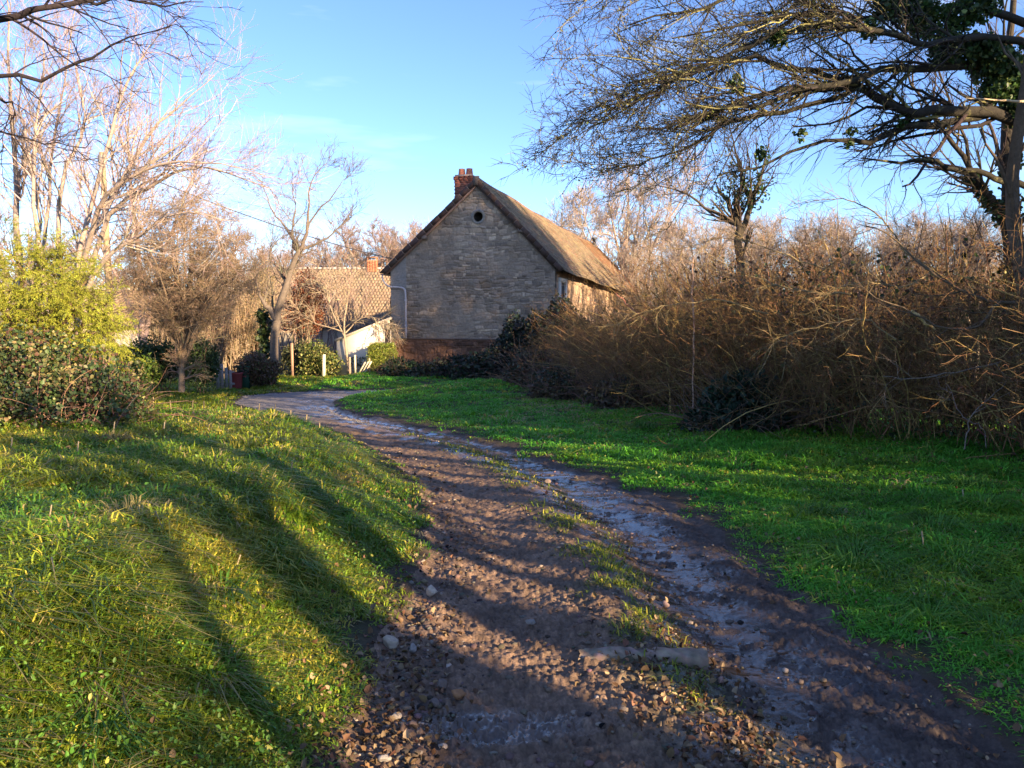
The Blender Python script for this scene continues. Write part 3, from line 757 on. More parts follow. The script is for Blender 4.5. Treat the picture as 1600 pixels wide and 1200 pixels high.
# roof
def slope_frame(side):
    e = np.array([-0.0, EH]) if side < 0 else np.array([BW, EH]); rdg = np.array([RU, RH])
    d = e - rdg; d = d / np.linalg.norm(d); L_ = np.linalg.norm(e - rdg) + 0.42
    ax = np.array([d[0], 0, d[1]]); ny = np.array([0, 1., 0]); nz_ = np.cross(ax, ny) if side > 0 else np.cross(ny, ax)
    if nz_[2] < 0: nz_ = -nz_
    return np.array([RU, 0, RH]), ax, ny, nz_, L_
def sag(y): return -0.14 * np.sin(np.clip(y / BL, 0, 1) * PI) - 0.03 * np.sin(y * 0.9)
mb = MB()
for side in (-1, 1):
    o_, ax, ay, az, L_ = slope_frame(side)
    row = 0.185; nr = int(L_ / row) + 1; nc = int((BL + 0.26) / 0.235)
    r_i, c_i = np.meshgrid(np.arange(nr), np.arange(nc), indexing='ij'); r_i = r_i.ravel(); c_i = c_i.ravel(); n = len(r_i)
    dist_ = (r_i + 0.55) * row; yy_ = -0.14 + (c_i + 0.5 + 0.5 * (r_i % 2)) * 0.235
    c3 = o_ + ax * dist_[:, None] + ay * yy_[:, None] + az * (0.105 + RNG.normal(0, 0.003, n))[:, None] + np.array([0, 0, 1.]) * sag(yy_)[:, None]
    tilt = (0.12 + RNG.normal(0, 0.012, n))[:, None]
    axs = unit(ax + az * tilt); azs = unit(az - ax * tilt)
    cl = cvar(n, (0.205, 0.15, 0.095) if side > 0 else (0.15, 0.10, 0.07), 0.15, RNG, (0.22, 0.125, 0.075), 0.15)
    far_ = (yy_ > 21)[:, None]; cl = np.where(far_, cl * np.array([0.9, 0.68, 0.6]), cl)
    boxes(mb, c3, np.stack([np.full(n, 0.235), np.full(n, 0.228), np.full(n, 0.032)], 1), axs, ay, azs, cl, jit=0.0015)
    seg = 24
    for k in range(seg):
        ya, yb = -0.1 + (BL + 0.2) * k / seg, -0.1 + (BL + 0.2) * (k + 1) / seg
        boxes(mb, [o_ + ax * L_ / 2 + ay * (ya + yb) / 2 + az * 0.045 + np.array([0, 0, sag((ya + yb) / 2)])], [(L_, yb - ya, 0.09)], ax, ay, az, (0.09, 0.06, 0.045))
roof = mb.build('roof', M_TILE, barn)
# ridge tiles
mb = MB(); n = int(BL / 0.36)
for i in range(n):
    y0_ = -0.12 + i * 0.362; t_ = np.linspace(-0.1 * PI, 1.1 * PI, 7); v = []
    for yy in (y0_, y0_ + 0.355):
        for a in t_: v.append((RU + 0.13 * math.cos(a), yy, RH + 0.07 + sag(y0_) + 0.11 * math.sin(a) + (0.012 if yy == y0_ else 0)))
    mb.add(v, [(k, k + 1, k + 8, k + 7) for k in range(6)], None, cvar(14, (0.20, 0.13, 0.09), 0.03) * (0.8 + 0.4 * RNG.random()))
mb.build('ridge_tiles', M_TILE2, roof)
# verge tiles down both rakes, dark with pale mortar joints
for side in (-1, 1):
    o_, ax, ay, az, L_ = slope_frame(side); mb = MB(); n = 13; sp = L_ / n
    d_ = (np.arange(n) + 0.5) * sp
    boxes(mb, o_ + ax * d_[:, None] + ay * -0.17 + az * (0.015 + RNG.normal(0, 0.008, n))[:, None], [(sp - 0.02, 0.06, 0.20)] * n, ax, ay, az, cvar(n, (0.085, 0.05, 0.038), 0.12), jit=0.003)
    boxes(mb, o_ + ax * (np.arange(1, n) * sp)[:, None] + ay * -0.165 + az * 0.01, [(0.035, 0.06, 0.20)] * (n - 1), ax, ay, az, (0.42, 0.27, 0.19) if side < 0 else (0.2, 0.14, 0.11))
    mb.build('verge_tiles', M_TILE2, barn)
    mb = MB(); boxes(mb, [o_ + ax * (L_ / 2 + 0.05) + ay * -0.09 - az * 0.13], [(L_ - 0.25, 0.10, 0.05)], ax, ay, az, (0.38, 0.22, 0.16) if side < 0 else (0.12, 0.08, 0.06))  # sunlit left and shaded right rake put into the fillet colour
    mb.build('mortar_fillet', M_STONE, barn)
mb = MB(); v = [(-0.13, 0.0), (0.13, 0.0), (0.085, -0.38), (-0.085, -0.38)]
vv_ = [(RU + a, -0.22, RH + 0.2 + b) for a, b in v] + [(RU + a, -0.1, RH + 0.2 + b) for a, b in v]
mb.add(vv_, [(0, 3, 2, 1), (4, 5, 6, 7), (0, 1, 5, 4), (1, 2, 6, 5), (2, 3, 7, 6), (3, 0, 4, 7)], None, (0.13, 0.10, 0.085)); mb.build('ridge_cap', M_STONE, barn)
# purlin ends
for (u_, v_) in [(1.62, 5.95), (5.85, 6.12)]:
    mb = MB(); boxes(mb, [(u_, -0.09, v_)], [(0.2, 0.2, 0.16)], color=(0.2, 0.15, 0.12), jit=0.008); mb.build('purlin_end', M_WOOD, barn)
# chimney: brick courses, oversailing cap, two pots
def brick_stack(parent, cx_, cy_, z0, z1, w_, d_, c_=(0.26, 0.09, 0.06), name='chimney', cap=True):
    mb = MB(); nz_ = int((z1 - z0) / 0.075)
    boxes(mb, [(cx_, cy_, (z0 + z1) / 2)], [(w_ - 0.03, d_ - 0.03, z1 - z0 - 0.01)], color=(0.35, 0.26, 0.2))
    for i in range(nz_):
        z = z0 + (i + 0.5) * 0.075; ex = 0.0
        if cap and nz_ - i <= 3: ex = 0.03 * (4 - (nz_ - i)) / 2
        for s_, L_, horiz in ((-1, w_, True), (1, w_, True), (-1, d_, False), (1, d_, False)):
            nb = max(2, int(round((L_ + 2 * ex) / 0.225))); bl = (L_ + 2 * ex) / nb
            for k in range(nb):
                p = -(L_ + 2 * ex) / 2 + (k + 0.5) * bl + (0.02 if i % 2 else -0.02)
                ctr_ = (cx_ + p, cy_ + s_ * (d_ / 2 + ex - 0.05), z) if horiz else (cx_ + s_ * (w_ / 2 + ex - 0.052), cy_ + p, z)
                sz_ = (bl - 0.012, 0.1, 0.063) if horiz else (0.1, bl - 0.012, 0.063)
                boxes(mb, [ctr_], [sz_], color=np.array(c_) * (0.65 + 0.7 * RNG.random()), jit=0.002)
    return mb.build(name, M_BRICK, parent)
ch = brick_stack(roof, 3.18, 0.75, 7.2, 8.62, 0.78, 0.62)
for i, px_ in enumerate((3.02, 3.36)):
    mb = MB(); zz = np.array([8.6, 8.66, 8.82, 8.90, 8.905]); rr = np.array([0.165, 0.155, 0.135, 0.13, 0.09])
    tubes(mb, np.stack([np.full(5, px_), np.full(5, 0.75), zz], 1), rr, 14, (0.36, 0.14, 0.09))
    mb.build('chimney_pot', M_BRICK, ch)
mb = MB(); tubes(mb, [(RU + 0.25, 27.5, RH - 0.5), (RU + 0.25, 27.5, RH + 0.35), (RU + 0.25, 27.5, RH + 0.36), (RU + 0.25, 27.5, RH + 0.5)], [0.12, 0.12, 0.2, 0.17], 12, (0.12, 0.12, 0.12)); mb.build('flue_pipe', M_METAL, roof)
# gutter end and swan-necked downpipe
mb = MB(); gx = -0.32; gz = EH - 0.30
t_ = np.linspace(PI, 2 * PI, 7); v = []
for yy in (-0.22, BL): v += [(gx + 0.07 * math.cos(a), yy, gz + 0.07 * math.sin(a)) for a in t_]
mb.add(v, [(k, k + 1, k + 8, k + 7) for k in range(6)], None, (0.42, 0.38, 0.37)); gut = mb.build('gutter', M_METAL, barn)
mb = MB(); r_ = resample([(gx, -0.16, gz - 0.05, 0.05), (gx, -0.16, gz - 0.22, 0.05), (-0.2, -0.16, gz - 0.42, 0.05), (0.02, -0.16, gz - 0.56, 0.05), (0.45, -0.16, gz - 0.6, 0.05), (0.66, -0.16, gz - 0.66, 0.05), (0.74, -0.16, gz - 0.85, 0.05), (0.75, -0.16, 3.0, 0.05), (0.75, -0.16, 1.66, 0.05)], 40)
tubes(mb, r_[:, :3], r_[:, 3] * .78, 10, (0.50, 0.44, 0.44)); 
for z in (3.3, 2.2): tubes(mb, [(0.75, -0.16, z - 0.03), (0.75, -0.16, z + 0.03)], [0.062, 0.062], 10, (0.4, 0.36, 0.36))
mb.build('downpipe', M_METAL, gut)

# ------------------------------------------------------------------ low tiled house further back, and the cream outbuilding
def low_house(name, label, x0, x1, dfront, zeave, zridge, depth, wallc, tilec, chim=None, rot=0.0, row=0.24):
    L_ = x1 - x0
    h = thing(name, label, 'house', (x0, dfront, -0.75), rot); ze = zeave + 0.75; zr = zridge + 0.75
    mb = MB(); boxes(mb, [(L_ / 2, 0.2, ze / 2 - 0.2)], [(L_, 0.4, ze + 0.4)], color=wallc)
    boxes(mb, [(L_ / 2, 2 * depth - 0.2, ze / 2 - 0.2)], [(L_, 0.4, ze + 0.4)], color=wallc)
    for xx in (0.2, L_ - 0.2):
        mb.add([(xx - 0.19, 0.4, -0.4), (xx - 0.19, 2 * depth - 0.4, -0.4), (xx - 0.19, 2 * depth - 0.4, ze), (xx - 0.19, depth, zr - 0.1), (xx - 0.19, 0.4, ze),
                (xx + 0.19, 0.4, -0.4), (xx + 0.19, 2 * depth - 0.4, -0.4), (xx + 0.19, 2 * depth - 0.4, ze), (xx + 0.19, depth, zr - 0.1), (xx + 0.19, 0.4, ze)],
               [(0, 1, 2, 4), (5, 9, 7, 6), (4, 3, 8, 9), (2, 7, 8, 3)], [(4, 2, 3), (9, 8, 7)], wallc)
    mb.build('wall', M_STONE, h)
    mb = MB()
    for sg in (-1, 1):
        eave = np.array([0, depth + sg * (depth + 0.3), ze - 0.3 * (zr - ze) / depth]); rdg = np.array([0, depth, zr])
        ax = eave - rdg; S_ = np.linalg.norm(ax); ax = ax / S_; ay = np.array([1., 0, 0]); az = np.cross(ay, ax) * 1.0
        if az[2] < 0: az = -az
        nr = int(S_ / row) + 1; nc = int((L_ + 0.3) / 0.26)
        ri, ci = np.meshgrid(np.arange(nr), np.arange(nc), indexing='ij'); ri = ri.ravel(); ci = ci.ravel(); n = len(ri)
        c3 = rdg + ax * ((ri + 0.5) * row)[:, None] + ay * (-0.15 + (ci + 0.5 + 0.5 * (ri % 2)) * 0.26)[:, None] + az * (0.05 + RNG.normal(0, 0.008, n))[:, None]
        t_ = (0.09 + RNG.normal(0, 0.012, n))[:, None]
        boxes(mb, c3, np.stack([np.full(n, row * 1.35), np.full(n, 0.262), np.full(n, 0.028)], 1), unit(ax + az * t_), ay, unit(az - ax * t_), cvar(n, tilec, 0.09), jit=0.002)
        boxes(mb, [rdg + ax * S_ / 2 + ay * L_ / 2 - az * 0.02], [(S_, L_ + 0.2, 0.06)], ax, ay, az, (0.1, 0.08, 0.06))
    rf = mb.build('roof', M_TILE2, h)
    mb = MB(); k = int(L_ / 0.4) + 1
    boxes(mb, [(0.2 + i * 0.4, depth, zr + 0.08) for i in range(k)], [(0.385, 0.24, 0.14)] * k, color=cvar(k, (0.42, 0.37, 0.32), 0.1), jit=0.01); mb.build('ridge_tiles', M_TILE2, rf)
    if chim:
        c_ = brick_stack(rf, chim[0] - x0, depth, zr - 0.2, chim[1] + 0.75, chim[2], 0.6, (0.42, 0.16, 0.08), cap=False)
        mb = MB(); boxes(mb, [(chim[0] - x0, depth, chim[1] + 0.75 + 0.20)], [(chim[2] + 0.12, 0.72, 0.05)], color=(0.4, 0.2, 0.12))
        boxes(mb, [(chim[0] - x0 + s1 * (chim[2] / 2 - 0.06), depth + s2 * 0.24, chim[1] + 0.75 + 0.085) for s1 in (-1, 1) for s2 in (-1, 1)], [(0.1, 0.1, 0.18)] * 4, color=(0.42, 0.18, 0.1))
        mb.build('chimney_cap', M_BRICK, c_)
    return h
h1 = low_house('tiled_house', 'low cream house with broad brown tiled roof and brick chimney behind the barn corner', -21.0, -6.6, 62.0, 1.9, 6.0, 3.3, (0.55, 0.48, 0.38), (0.25, 0.18, 0.12), (-11.3, 6.75, 0.8), row=0.3)
# lean-to with sloped coping and dark doorway
a = W(526, 533, 34.5); b = W(609, 500, 34.5)
lt = thing('lean_to', 'white rendered lean-to wall with sloping cream coping and dark doorway', 'lean-to', (a[0], 34.5, -0.75), 0)
wL = b[0] - a[0]; za = a[2] + 0.75; zb = b[2] + 0.75; dx = W(594, 0, 34.5)[0] - a[0]; dx2 = W(604, 0, 34.5)[0] - a[0]; dz = W(0, 515, 34.5)[2] + 0.75
def zt(u): return za + (zb - za) * u / wL
mb = MB()
for (u0, u1, z0f) in ((0, dx, None), (dx, dx2, dz), (dx2, wL, None)):
    z0_ = -0.3 if z0f is None else z0f
    v = [(u, y_, z) for y_ in (0, 0.3) for (u, z) in ((u0, z0_), (u1, z0_), (u1, max(zt(u1), z0_ + .05)), (u0, max(zt(u0), z0_ + .05)))]
    mb.add(v, [(0, 1, 2, 3), (7, 6, 5, 4), (3, 2, 6, 7), (0, 4, 5, 1), (1, 5, 6, 2), (0, 3, 7, 4)], None, (0.72, 0.66, 0.56))
boxes(mb, [(0.15, 2.3, za / 2)], [(0.3, 4, za)], color=(0.6, 0.55, 0.45))
mb.build('wall', M_PAINT, lt)
ang_ = math.atan2(zb - za, wL); mb = MB()
boxes(mb, [(wL / 2, 0.14, (za + zb) / 2 + 0.06)], [(math.hypot(wL, zb - za) + 0.15, 0.5, 0.1)], (math.cos(ang_), 0, math.sin(ang_)), (0, 1, 0), (-math.sin(ang_), 0, math.cos(ang_)), (0.60, 0.50, 0.38), jit=0.004); mb.build('coping', M_STONE, lt)
mb = MB(); boxes(mb, [((dx + dx2) / 2, 0.2, dz / 2)], [(dx2 - dx - 0.01, 0.05, dz - 0.01)], color=(0.10, 0.085, 0.09)); mb.build('door', M_WOOD, lt)
low_house('outbuilding', 'cream walled outbuilding glimpsed behind the round bare tree', -22.5, -12.6, 38.5, 1.75, 3.3, 2.4, (0.62, 0.52, 0.38), (0.24, 0.165, 0.11))

# ------------------------------------------------------------------ pole, wires
p = W(170, 470, 22.0); zt_ = W(170, 238, 22.0)[2]; g = HH(p[0], 22)
pole = thing('utility_pole', 'tan wooden utility pole rising among the left bare trees', 'utility pole', (p[0], 22, g))
mb = MB(); tubes(mb, [(0, 0, -0.3), (0.02, 0, 3), (-0.03, 0, zt_ - g)], [0.10, 0.09, 0.075], 12, (0.38, 0.27, 0.16)); mb.build('post', M_WOOD, pole)
mb = MB(); boxes(mb, [(0, -0.12, zt_ - g - 0.25)], [(0.1, 0.14, 0.3)], color=(0.2, 0.2, 0.2)); mb.build('bracket', M_METAL, pole)
def wire(A, B, sagm, label, r=0.012):
    t_ = np.linspace(0, 1, 30)[:, None]; P_ = np.array(A) * (1 - t_) + np.array(B) * t_; P_[:, 2] -= sagm * 4 * (t_ * (1 - t_))[:, 0]
    mb = MB(); tubes(mb, P_, np.full(30, r), 5, (0.05, 0.045, 0.05)); tag(mb.build('wire', M_METAL), label, 'wire')
wire((p[0], 21.9, W(170, 248, 22)[2]), W(612, 404, 35), 0.25, 'dark overhead wire sagging from the pole to the barn eave', 0.018)
wire((p[0], 21.9, W(170, 248, 22)[2]), W(-200, 240, 20), 0.2, 'dark overhead wire running left from the pole top', 0.014)

# ------------------------------------------------------------------ small fence, gate, hedge at the far garden
def post(px, ytop, ybot, d, w_, c_, label):
    b_ = W(px, ybot, d); t_ = W(px, ytop, d); g_ = HH(b_[0], d); h_ = t_[2] - g_
    mb = MB(); boxes(mb, [(0, 0, h_ / 2 - 0.1)], [(w_, w_, h_ + 0.2)], color=c_, jit=0.006)
    o = mb.build('fence_post', M_WOOD); o.location = (b_[0], d, g_); o.rotation_euler = (0.02, 0.03 * (px % 3 - 1), 0.3); tag(o, label, 'fence post')
post(457, 536, 582, 33, 0.10, (0.36, 0.22, 0.15), 'reddish wooden fence post left of the garden shrub')
post(506, 554, 585, 33, 0.12, (0.62, 0.55, 0.42), 'pale wooden fence post in front of the garden shrub')
post(547, 558, 592, 33, 0.08, (0.40, 0.28, 0.20), 'thin brown post just left of the leaning gate')
gx0 = W(553, 590, 32.5)[0]; gg = HH(gx0, 32.5)
gt = thing('garden_gate', 'small pale slatted wooden gate leaning open by the clipped hedge', 'gate', (gx0, 32.5, gg), 0)
mb = MB(); boxes(mb, [(0.06, 0, 0.42)], [(0.07, 0.07, 0.95)], color=(0.58, 0.50, 0.36)); mb.build('gate_post', M_WOOD, gt)
mb = MB(); boxes(mb, [(0.62, 0.1, 0.36)], [(0.06, 0.06, 0.8)], color=(0.4, 0.3, 0.2)); mb.build('gate_post', M_WOOD, gt)
for i in range(3):
    mb = MB(); x_ = 0.12 + 0.13 * i; tt_ = np.array([0.5, 0, 0.85]); tt_ = tt_ / np.linalg.norm(tt_)
    boxes(mb, [(x_ + 0.18, -0.03 * i, 0.30 + 0.02 * i)], [(0.05, 0.025, 0.72)], (tt_[2], 0, -tt_[0]), (0, 1, 0), tt_, (0.60, 0.50, 0.36), jit=0.003); mb.build('slat', M_WOOD, gt)
# grey boards, red tub and green bin under the hedge, left of the bend
gx0 = W(337, 585, 24)[0]; gg = HH(gx0, 24)
pn = thing('board_fence', 'short grey weathered board fence half hidden under the dark hedge', 'fence', (gx0, 24, gg), 0.15)
for i, h_ in enumerate((0.78, 0.8, 0.7, 0.62)):
    mb = MB(); boxes(mb, [(0.06 + i * 0.12, 0, h_ / 2)], [(0.095, 0.025, h_)], color=(0.26 + 0.03 * (i % 2), 0.25, 0.24), jit=0.004); mb.build('board', M_WOOD, pn)
mb = MB(); boxes(mb, [(0.24, 0.03, 0.55), (0.24, 0.03, 0.2)], [(0.6, 0.03, 0.07)] * 2, color=(0.22, 0.2, 0.19)); mb.build('rail', M_WOOD, pn)
rx0 = W(368, 590, 24.3)[0]; gg = HH(rx0, 24.3)
tb = thing('garden_tub', 'faded red plastic tub beside the grey boards', 'tub', (rx0, 24.3, gg))
mb = MB(); zz = np.array([0, 0.02, 0.5, 0.52, 0.56, 0.56, 0.5]); rr = np.array([0.19, 0.2, 0.235, 0.26, 0.26, 0.235, 0.22]); tubes(mb, np.stack([0 * zz, 0 * zz, zz], 1), rr * .9, 18, (0.22, 0.045, 0.045)); mb.build('body', M_PAINT, tb)
for s_ in (-1, 1):
    mb = MB(); tubes(mb, resample([(s_ * .25, -0.08, .45, .012), (s_ * .32, 0, .42, .012), (s_ * .25, .08, .45, .012)], 8)[:, :3], np.full(8, .012), 6, (0.2, 0.04, 0.04)); mb.build('handle', M_PAINT, tb)
rx0 = W(382, 590, 24.8)[0]; gg = HH(rx0, 24.8)
gb = thing('green_bin', 'dark green lidded bin behind the red tub', 'bin', (rx0, 24.8, gg))
mb = MB(); boxes(mb, [(0, 0, 0.34)], [(0.36, 0.36, 0.68)], color=(0.015, 0.06, 0.04), jit=0.006); mb.build('body', M_PAINT, gb)
mb = MB(); boxes(mb, [(0, -0.02, 0.71)], [(0.42, 0.42, 0.06)], color=(0.02, 0.09, 0.06), jit=0.006); boxes(mb, [(0, -0.24, 0.70)], [(0.2, 0.05, 0.03)], color=(0.02, 0.09, 0.06)); mb.build('lid', M_PAINT, gb)

# ------------------------------------------------------------------ trees
def px_limb(pts, K=14, wob=0.0, rng=RNG):
    """pts: (px, py, depth, radius)"""
    w = [(*W(a, b, d), r) for a, b, d, r in pts]
    return limb(w, K, wob, rng)
def stack_limbs(ls):
    return np.stack([a for a, _ in ls]), np.stack([b for _, b in ls])
def rel_to(P, o): return P - np.array(o)[None, None]

# --- big lichened tree on the right, trunk just outside the frame
T0 = (8.3, 11.6); TB = (T0[0], T0[1], HH(*T0))
big = thing('spreading_tree', 'large dark spreading tree with lichened limbs reaching over the hedge from the right edge', 'tree', TB)
rng = np.random.default_rng(101)
trunk = limb([(*(np.array(TB) + (0, 0, -0.2)), 0.36), (8.35, 11.6, 1.5, 0.28), (8.2, 11.5, 3.2, 0.26), (7.9, 11.4, 4.6, 0.22), (7.6, 11.3, 5.8, 0.17), (7.7, 11.2, 7.6, 0.10)], 20)
mb = MB(); tubes(mb, rel_to(trunk[0][None], TB), trunk[1][None], 14, (0.05, 0.042, 0.03)); mb.build('trunk', M_LICHEN, big)
K0 = 16
LB = [
 [(1700, 330, 11.5, .15), (1620, 222, 11.2, .115), (1572, 187, 11.0, .105), (1500, 173, 10.8, .095), (1440, 180, 10.6, .085), (1390, 165, 10.5, .07), (1340, 136, 10.4, .06), (1250, 141, 10.2, .05), (1190, 152, 10.1, .04), (1080, 200, 10, .025)],
 [(1690, 200, 11.5, .12), (1565, 117, 11.0, .085), (1470, 104, 10.7, .07), (1400, 108, 10.4, .06), (1320, 128, 10.0, .05), (1230, 150, 9.8, .04), (1150, 168, 9.6, .03), (1040, 200, 9.4, .015)],
 [(1690, 260, 11.5, .10), (1600, 175, 11.2, .09), (1540, 183, 11.0, .08), (1480, 194, 10.8, .07), (1395, 207, 10.6, .06), (1345, 225, 10.5, .04), (1280, 226, 10.4, .03), (1180, 262, 10.2, .02), (1120, 275, 10.1, .012)],
 [(1700, 330, 11.4, .07), (1600, 292, 11.0, .06), (1560, 275, 10.8, .055), (1500, 260, 10.6, .045), (1440, 252, 10.5, .035), (1345, 247, 10.3, .012)],
 [(1700, 130, 11.6, .10), (1600, 75, 11.0, .07), (1500, 62, 10.3, .06), (1440, 68, 10.0, .05), (1385, 57, 9.8, .045), (1310, 38, 9.6, .04), (1262, 22, 9.4, .035), (1170, 40, 9.2, .02), (1050, 60, 9.0, .01)],
 [(1700, 120, 11.6, .11), (1600, 30, 11.4, .08), (1480, 10, 11.3, .06), (1350, 30, 11.2, .05), (1200, 60, 11.1, .035), (1100, 105, 11.0, .025), (980, 130, 11.0, .012)],
 [(1690, 60, 11.6, .11), (1560, -60, 11.4, .08), (1400, -60, 11.2, .06), (1250, -20, 11.0, .05), (1100, 10, 10.8, .03), (980, 40, 10.6, .012)],
 [(1320, 130, 10.3, .05), (1240, 100, 10.6, .045), (1150, 90, 10.8, .04), (1080, 120, 10.9, .03), (1000, 160, 11.0, .02), (920, 200, 11.2, .01)],
 [(1700, 0, 11.6, .1), (1500, -160, 11.0, .08), (1300, -150, 10.5, .06), (1150, -90, 10.2, .04), (1020, -40, 10, .02), (920, -10, 10, .01)],
 [(1700, -40, 12.5, .1), (1600, -120, 13.5, .08), (1450, -100, 14.0, .06), (1300, -20, 14, .04), (1180, 40, 14, .02), (1100, 90, 14, .01)],
 [(1345, 135, 10.4, .045), (1220, 175, 10.2, .04), (1130, 195, 10.1, .03), (1060, 235, 10.0, .02), (1010, 252, 10.0, .012), (970, 262, 10, .008)],
 [(1250, 22, 9.4, .035), (1180, 70, 9.6, .03), (1080, 110, 9.7, .025), (1000, 150, 9.8, .018), (940, 180, 9.9, .012), (880, 205, 10, .006)],
]
P0, R0 = stack_limbs([px_limb(l, K0, 0.03, rng) for l in LB]); R0 = R0 * 0.72
mb = MB(); tubes(mb, rel_to(P0, TB), R0, 10, cvar(len(LB), (0.03, 0.026, 0.02), 0.1, rng)); mb.build('limbs', M_LICHEN, big)
sel = [0, 1, 4, 5, 6, 7, 8, 9, 10, 11]
bias = (-0.8, -0.1, -0.15)
P1, R1 = grow(P0[sel], R0[sel], 27, 0.22, 0.98, (18, 70), 1.35, 0.35, 0.45, 8, 0.19, (-0.07, 0, -0.02), 0.006, bias, rng)
P1b, R1b = grow(P0[[2, 3]], R0[[2, 3]], 9, 0.25, 0.98, (25, 60), 0.6, 0.4, 0.35, 7, 0.15, (-0.04, 0, -0.02), 0.005, bias, rng)
P2, R2 = grow(P1, R1, 8, 0.1, 1.0, (22, 70), 0.55, 0.4, 0.6, 6, 0.22, (-0.03, 0, -0.01), 0.0042, None, rng)
P2b, R2b = grow(P1b, R1b, 5, 0.1, 1.0, (22, 60), 0.4, 0.4, 0.6, 6, 0.16, (-0.03, 0, -0.03), 0.0042, None, rng)
P3, R3 = grow(P2, R2, 5, 0.1, 1.0, (25, 70), 0.22, 0.3, 0.7, 4, 0.25, (-0.01, 0, 0.0), 0.0028, None, rng)
mb = MB()
dark = (0.036, 0.029, 0.024); lich = (0.20, 0.18, 0.07)
for P_, R_, s_ in ((P1, R1, 6), (P1b, R1b, 5), (P2, R2, 4), (P2b, R2b, 4), (P3, R3, 3)):
    tubes(mb, rel_to(P_, TB), R_, s_, cvar(len(P_), dark, 0.25, rng, lich, 0.14), cap=False)
mb.build('twigs', M_TWIG, big)
# moss and lichen tufts, hanging catkins
mb = MB(); pp = on_paths(P1, 9000, rng, 0, 0.9, 0.03); c = cvar(len(pp), (0.14, 0.15, 0.035), 0.3, rng, (0.30, 0.27, 0.10), 0.3)
leaves(mb, rel_to(pp[None], TB)[0], 0.028, c, 0, rng, 0.7)
pp = on_paths(P2, 9000, rng, 0, 1, 0.02); leaves(mb, rel_to(pp[None], TB)[0], 0.024, cvar(len(pp), (0.10, 0.10, 0.03), 0.3, rng, (0.22, 0.18, 0.08), 0.3), 0, rng, 0.6, droop=0.5)
mb.build('moss', M_LEAF, big)
def ivy(parent, org, blobs, n, size=0.075, c_=(0.035, 0.07, 0.018), alt=(0.16, 0.2, 0.05), seed=3, p=0.12):
    r = np.random.default_rng(seed); mb = MB()
    tot = sum(b[3] ** 2 for b in blobs)
    for bx, by, bz, br in blobs:
        k = int(n * br * br / tot); q_ = rdir(k, r) * (br * (0.45 + 0.6 * r.random((k, 1)))) * (1 + 0.35 * (fbm(np.arange(k) * .0 + r.random(k) * 5, r.random(k) * 5, 2)[:, None] - .5))
        P_ = q_ + np.array([bx, by, bz]); leaves(mb, P_ - np.array(org), size, cvar(k, c_, 0.35, r, alt, p), 0.3, r, 0.85, broad=True, droop=0.4)
    return mb.build('ivy', M_LEAF, parent)
bl = []
for px, py, d, r_ in [(1590, 130, 11, .34), (1565, 105, 11, .30), (1540, 90, 10.9, .28), (1510, 78, 10.8, .24), (1480, 62, 10.7, .2), (1450, 30, 10.8, .26), (1420, 15, 10.8, .22), (1390, 5, 10.7, .22), (1600, 165, 11, .28), (1555, 140, 10.9, .2), (1530, 5, 10.8, .25), (1500, 25, 10.8, .2), (1470, 85, 10.7, .16), (1360, 45, 10.5, .14)]:
    bl.append((*W(px, py, d), r_))
ivy(big, TB, bl, 8500, 0.058, seed=5)
bl2 = [(*W(px, py, d), r_) for px, py, d, r_ in [(1330, 205, 10.4, .07), (1326, 225, 10.4, .06), (1248, 210, 10.2, .07), (1390, 150, 10.5, .06), (1410, 190, 10.5, .07), (1190, 240, 10.2, .1), (1215, 60, 9.6, .12), (1150, 130, 10, .12)]]
ivy(big, TB, bl2, 500, 0.05, seed=6)

# --- ivy-trunked tree behind it and an arching one
g_ = W(1572, 690, 14.5); g_[2] = HH(g_[0], 14.5)
tr2 = thing('ivy_tree', 'upright slender tree with ivy clad trunk near the right edge', 'tree', g_)
l0 = px_limb([(1585, 720, 14.5, .17), (1580, 500, 14.5, .14), (1574, 330, 14.5, .12), (1570, 180, 14.5, .10), (1580, 60, 14.5, .07), (1590, -80, 14.5, .04)], 16, .02, rng)
l1 = px_limb([(1582, 480, 14.5, .09), (1565, 340, 14.4, .085), (1530, 290, 14.3, .07), (1490, 220, 14.2, .05), (1440, 150, 14.1, .03), (1400, 90, 14, .015)], 16, .02, rng)
l2 = px_limb([(1565, 350, 14.4, .06), (1520, 260, 14.3, .045), (1500, 200, 14.3, .03), (1460, 90, 14.2, .02), (1450, 10, 14.2, .01), (1450, -40, 14.2, .006)], 16, .02, rng)
mb = MB(); tubes(mb, rel_to(l0[0][None], g_), l0[1][None] * .85, 12, (0.06, 0.048, 0.034)); mb.build('trunk', M_BARK, tr2)
P0, R0 = stack_limbs([l0, l1, l2]); P1, R1 = grow(P0, R0, 16, .3, 1, (25, 60), 1.3, .4, .4, 8, .12, (0, 0, .06), .006, None, rng); P2, R2 = grow(P1, R1, 7, .1, 1, (25, 55), .6, .4, .6, 6, .14, (0, 0, .05), .0045, None, rng); P3, R3 = grow(P2, R2, 3, .1, 1, (25, 55), .28, .4, .6, 4, .14, (0, 0, .05), .0035, None, rng)
mb = MB(); tubes(mb, rel_to(P0[1:], g_), R0[1:] * .8, 8, (0.055, 0.045, 0.032))
for P_, R_, s_ in ((P1, R1, 5), (P2, R2, 4), (P3, R3, 3)): tubes(mb, rel_to(P_, g_), R_, s_, cvar(len(P_), (0.09, 0.068, 0.05), 0.25, rng), cap=False)
mb.build('branches', M_BARK, tr2)
ivy(tr2, g_, [(*W(1580 + 4 * math.sin(i), 560 - i * 24, 14.5), 0.17 + 0.05 * math.sin(i * 2.1)) for i in range(15)] + [(*W(1565 - i * 7, 340 - i * 9, 14.4), .14) for i in range(8)], 2600, 0.07, seed=8)

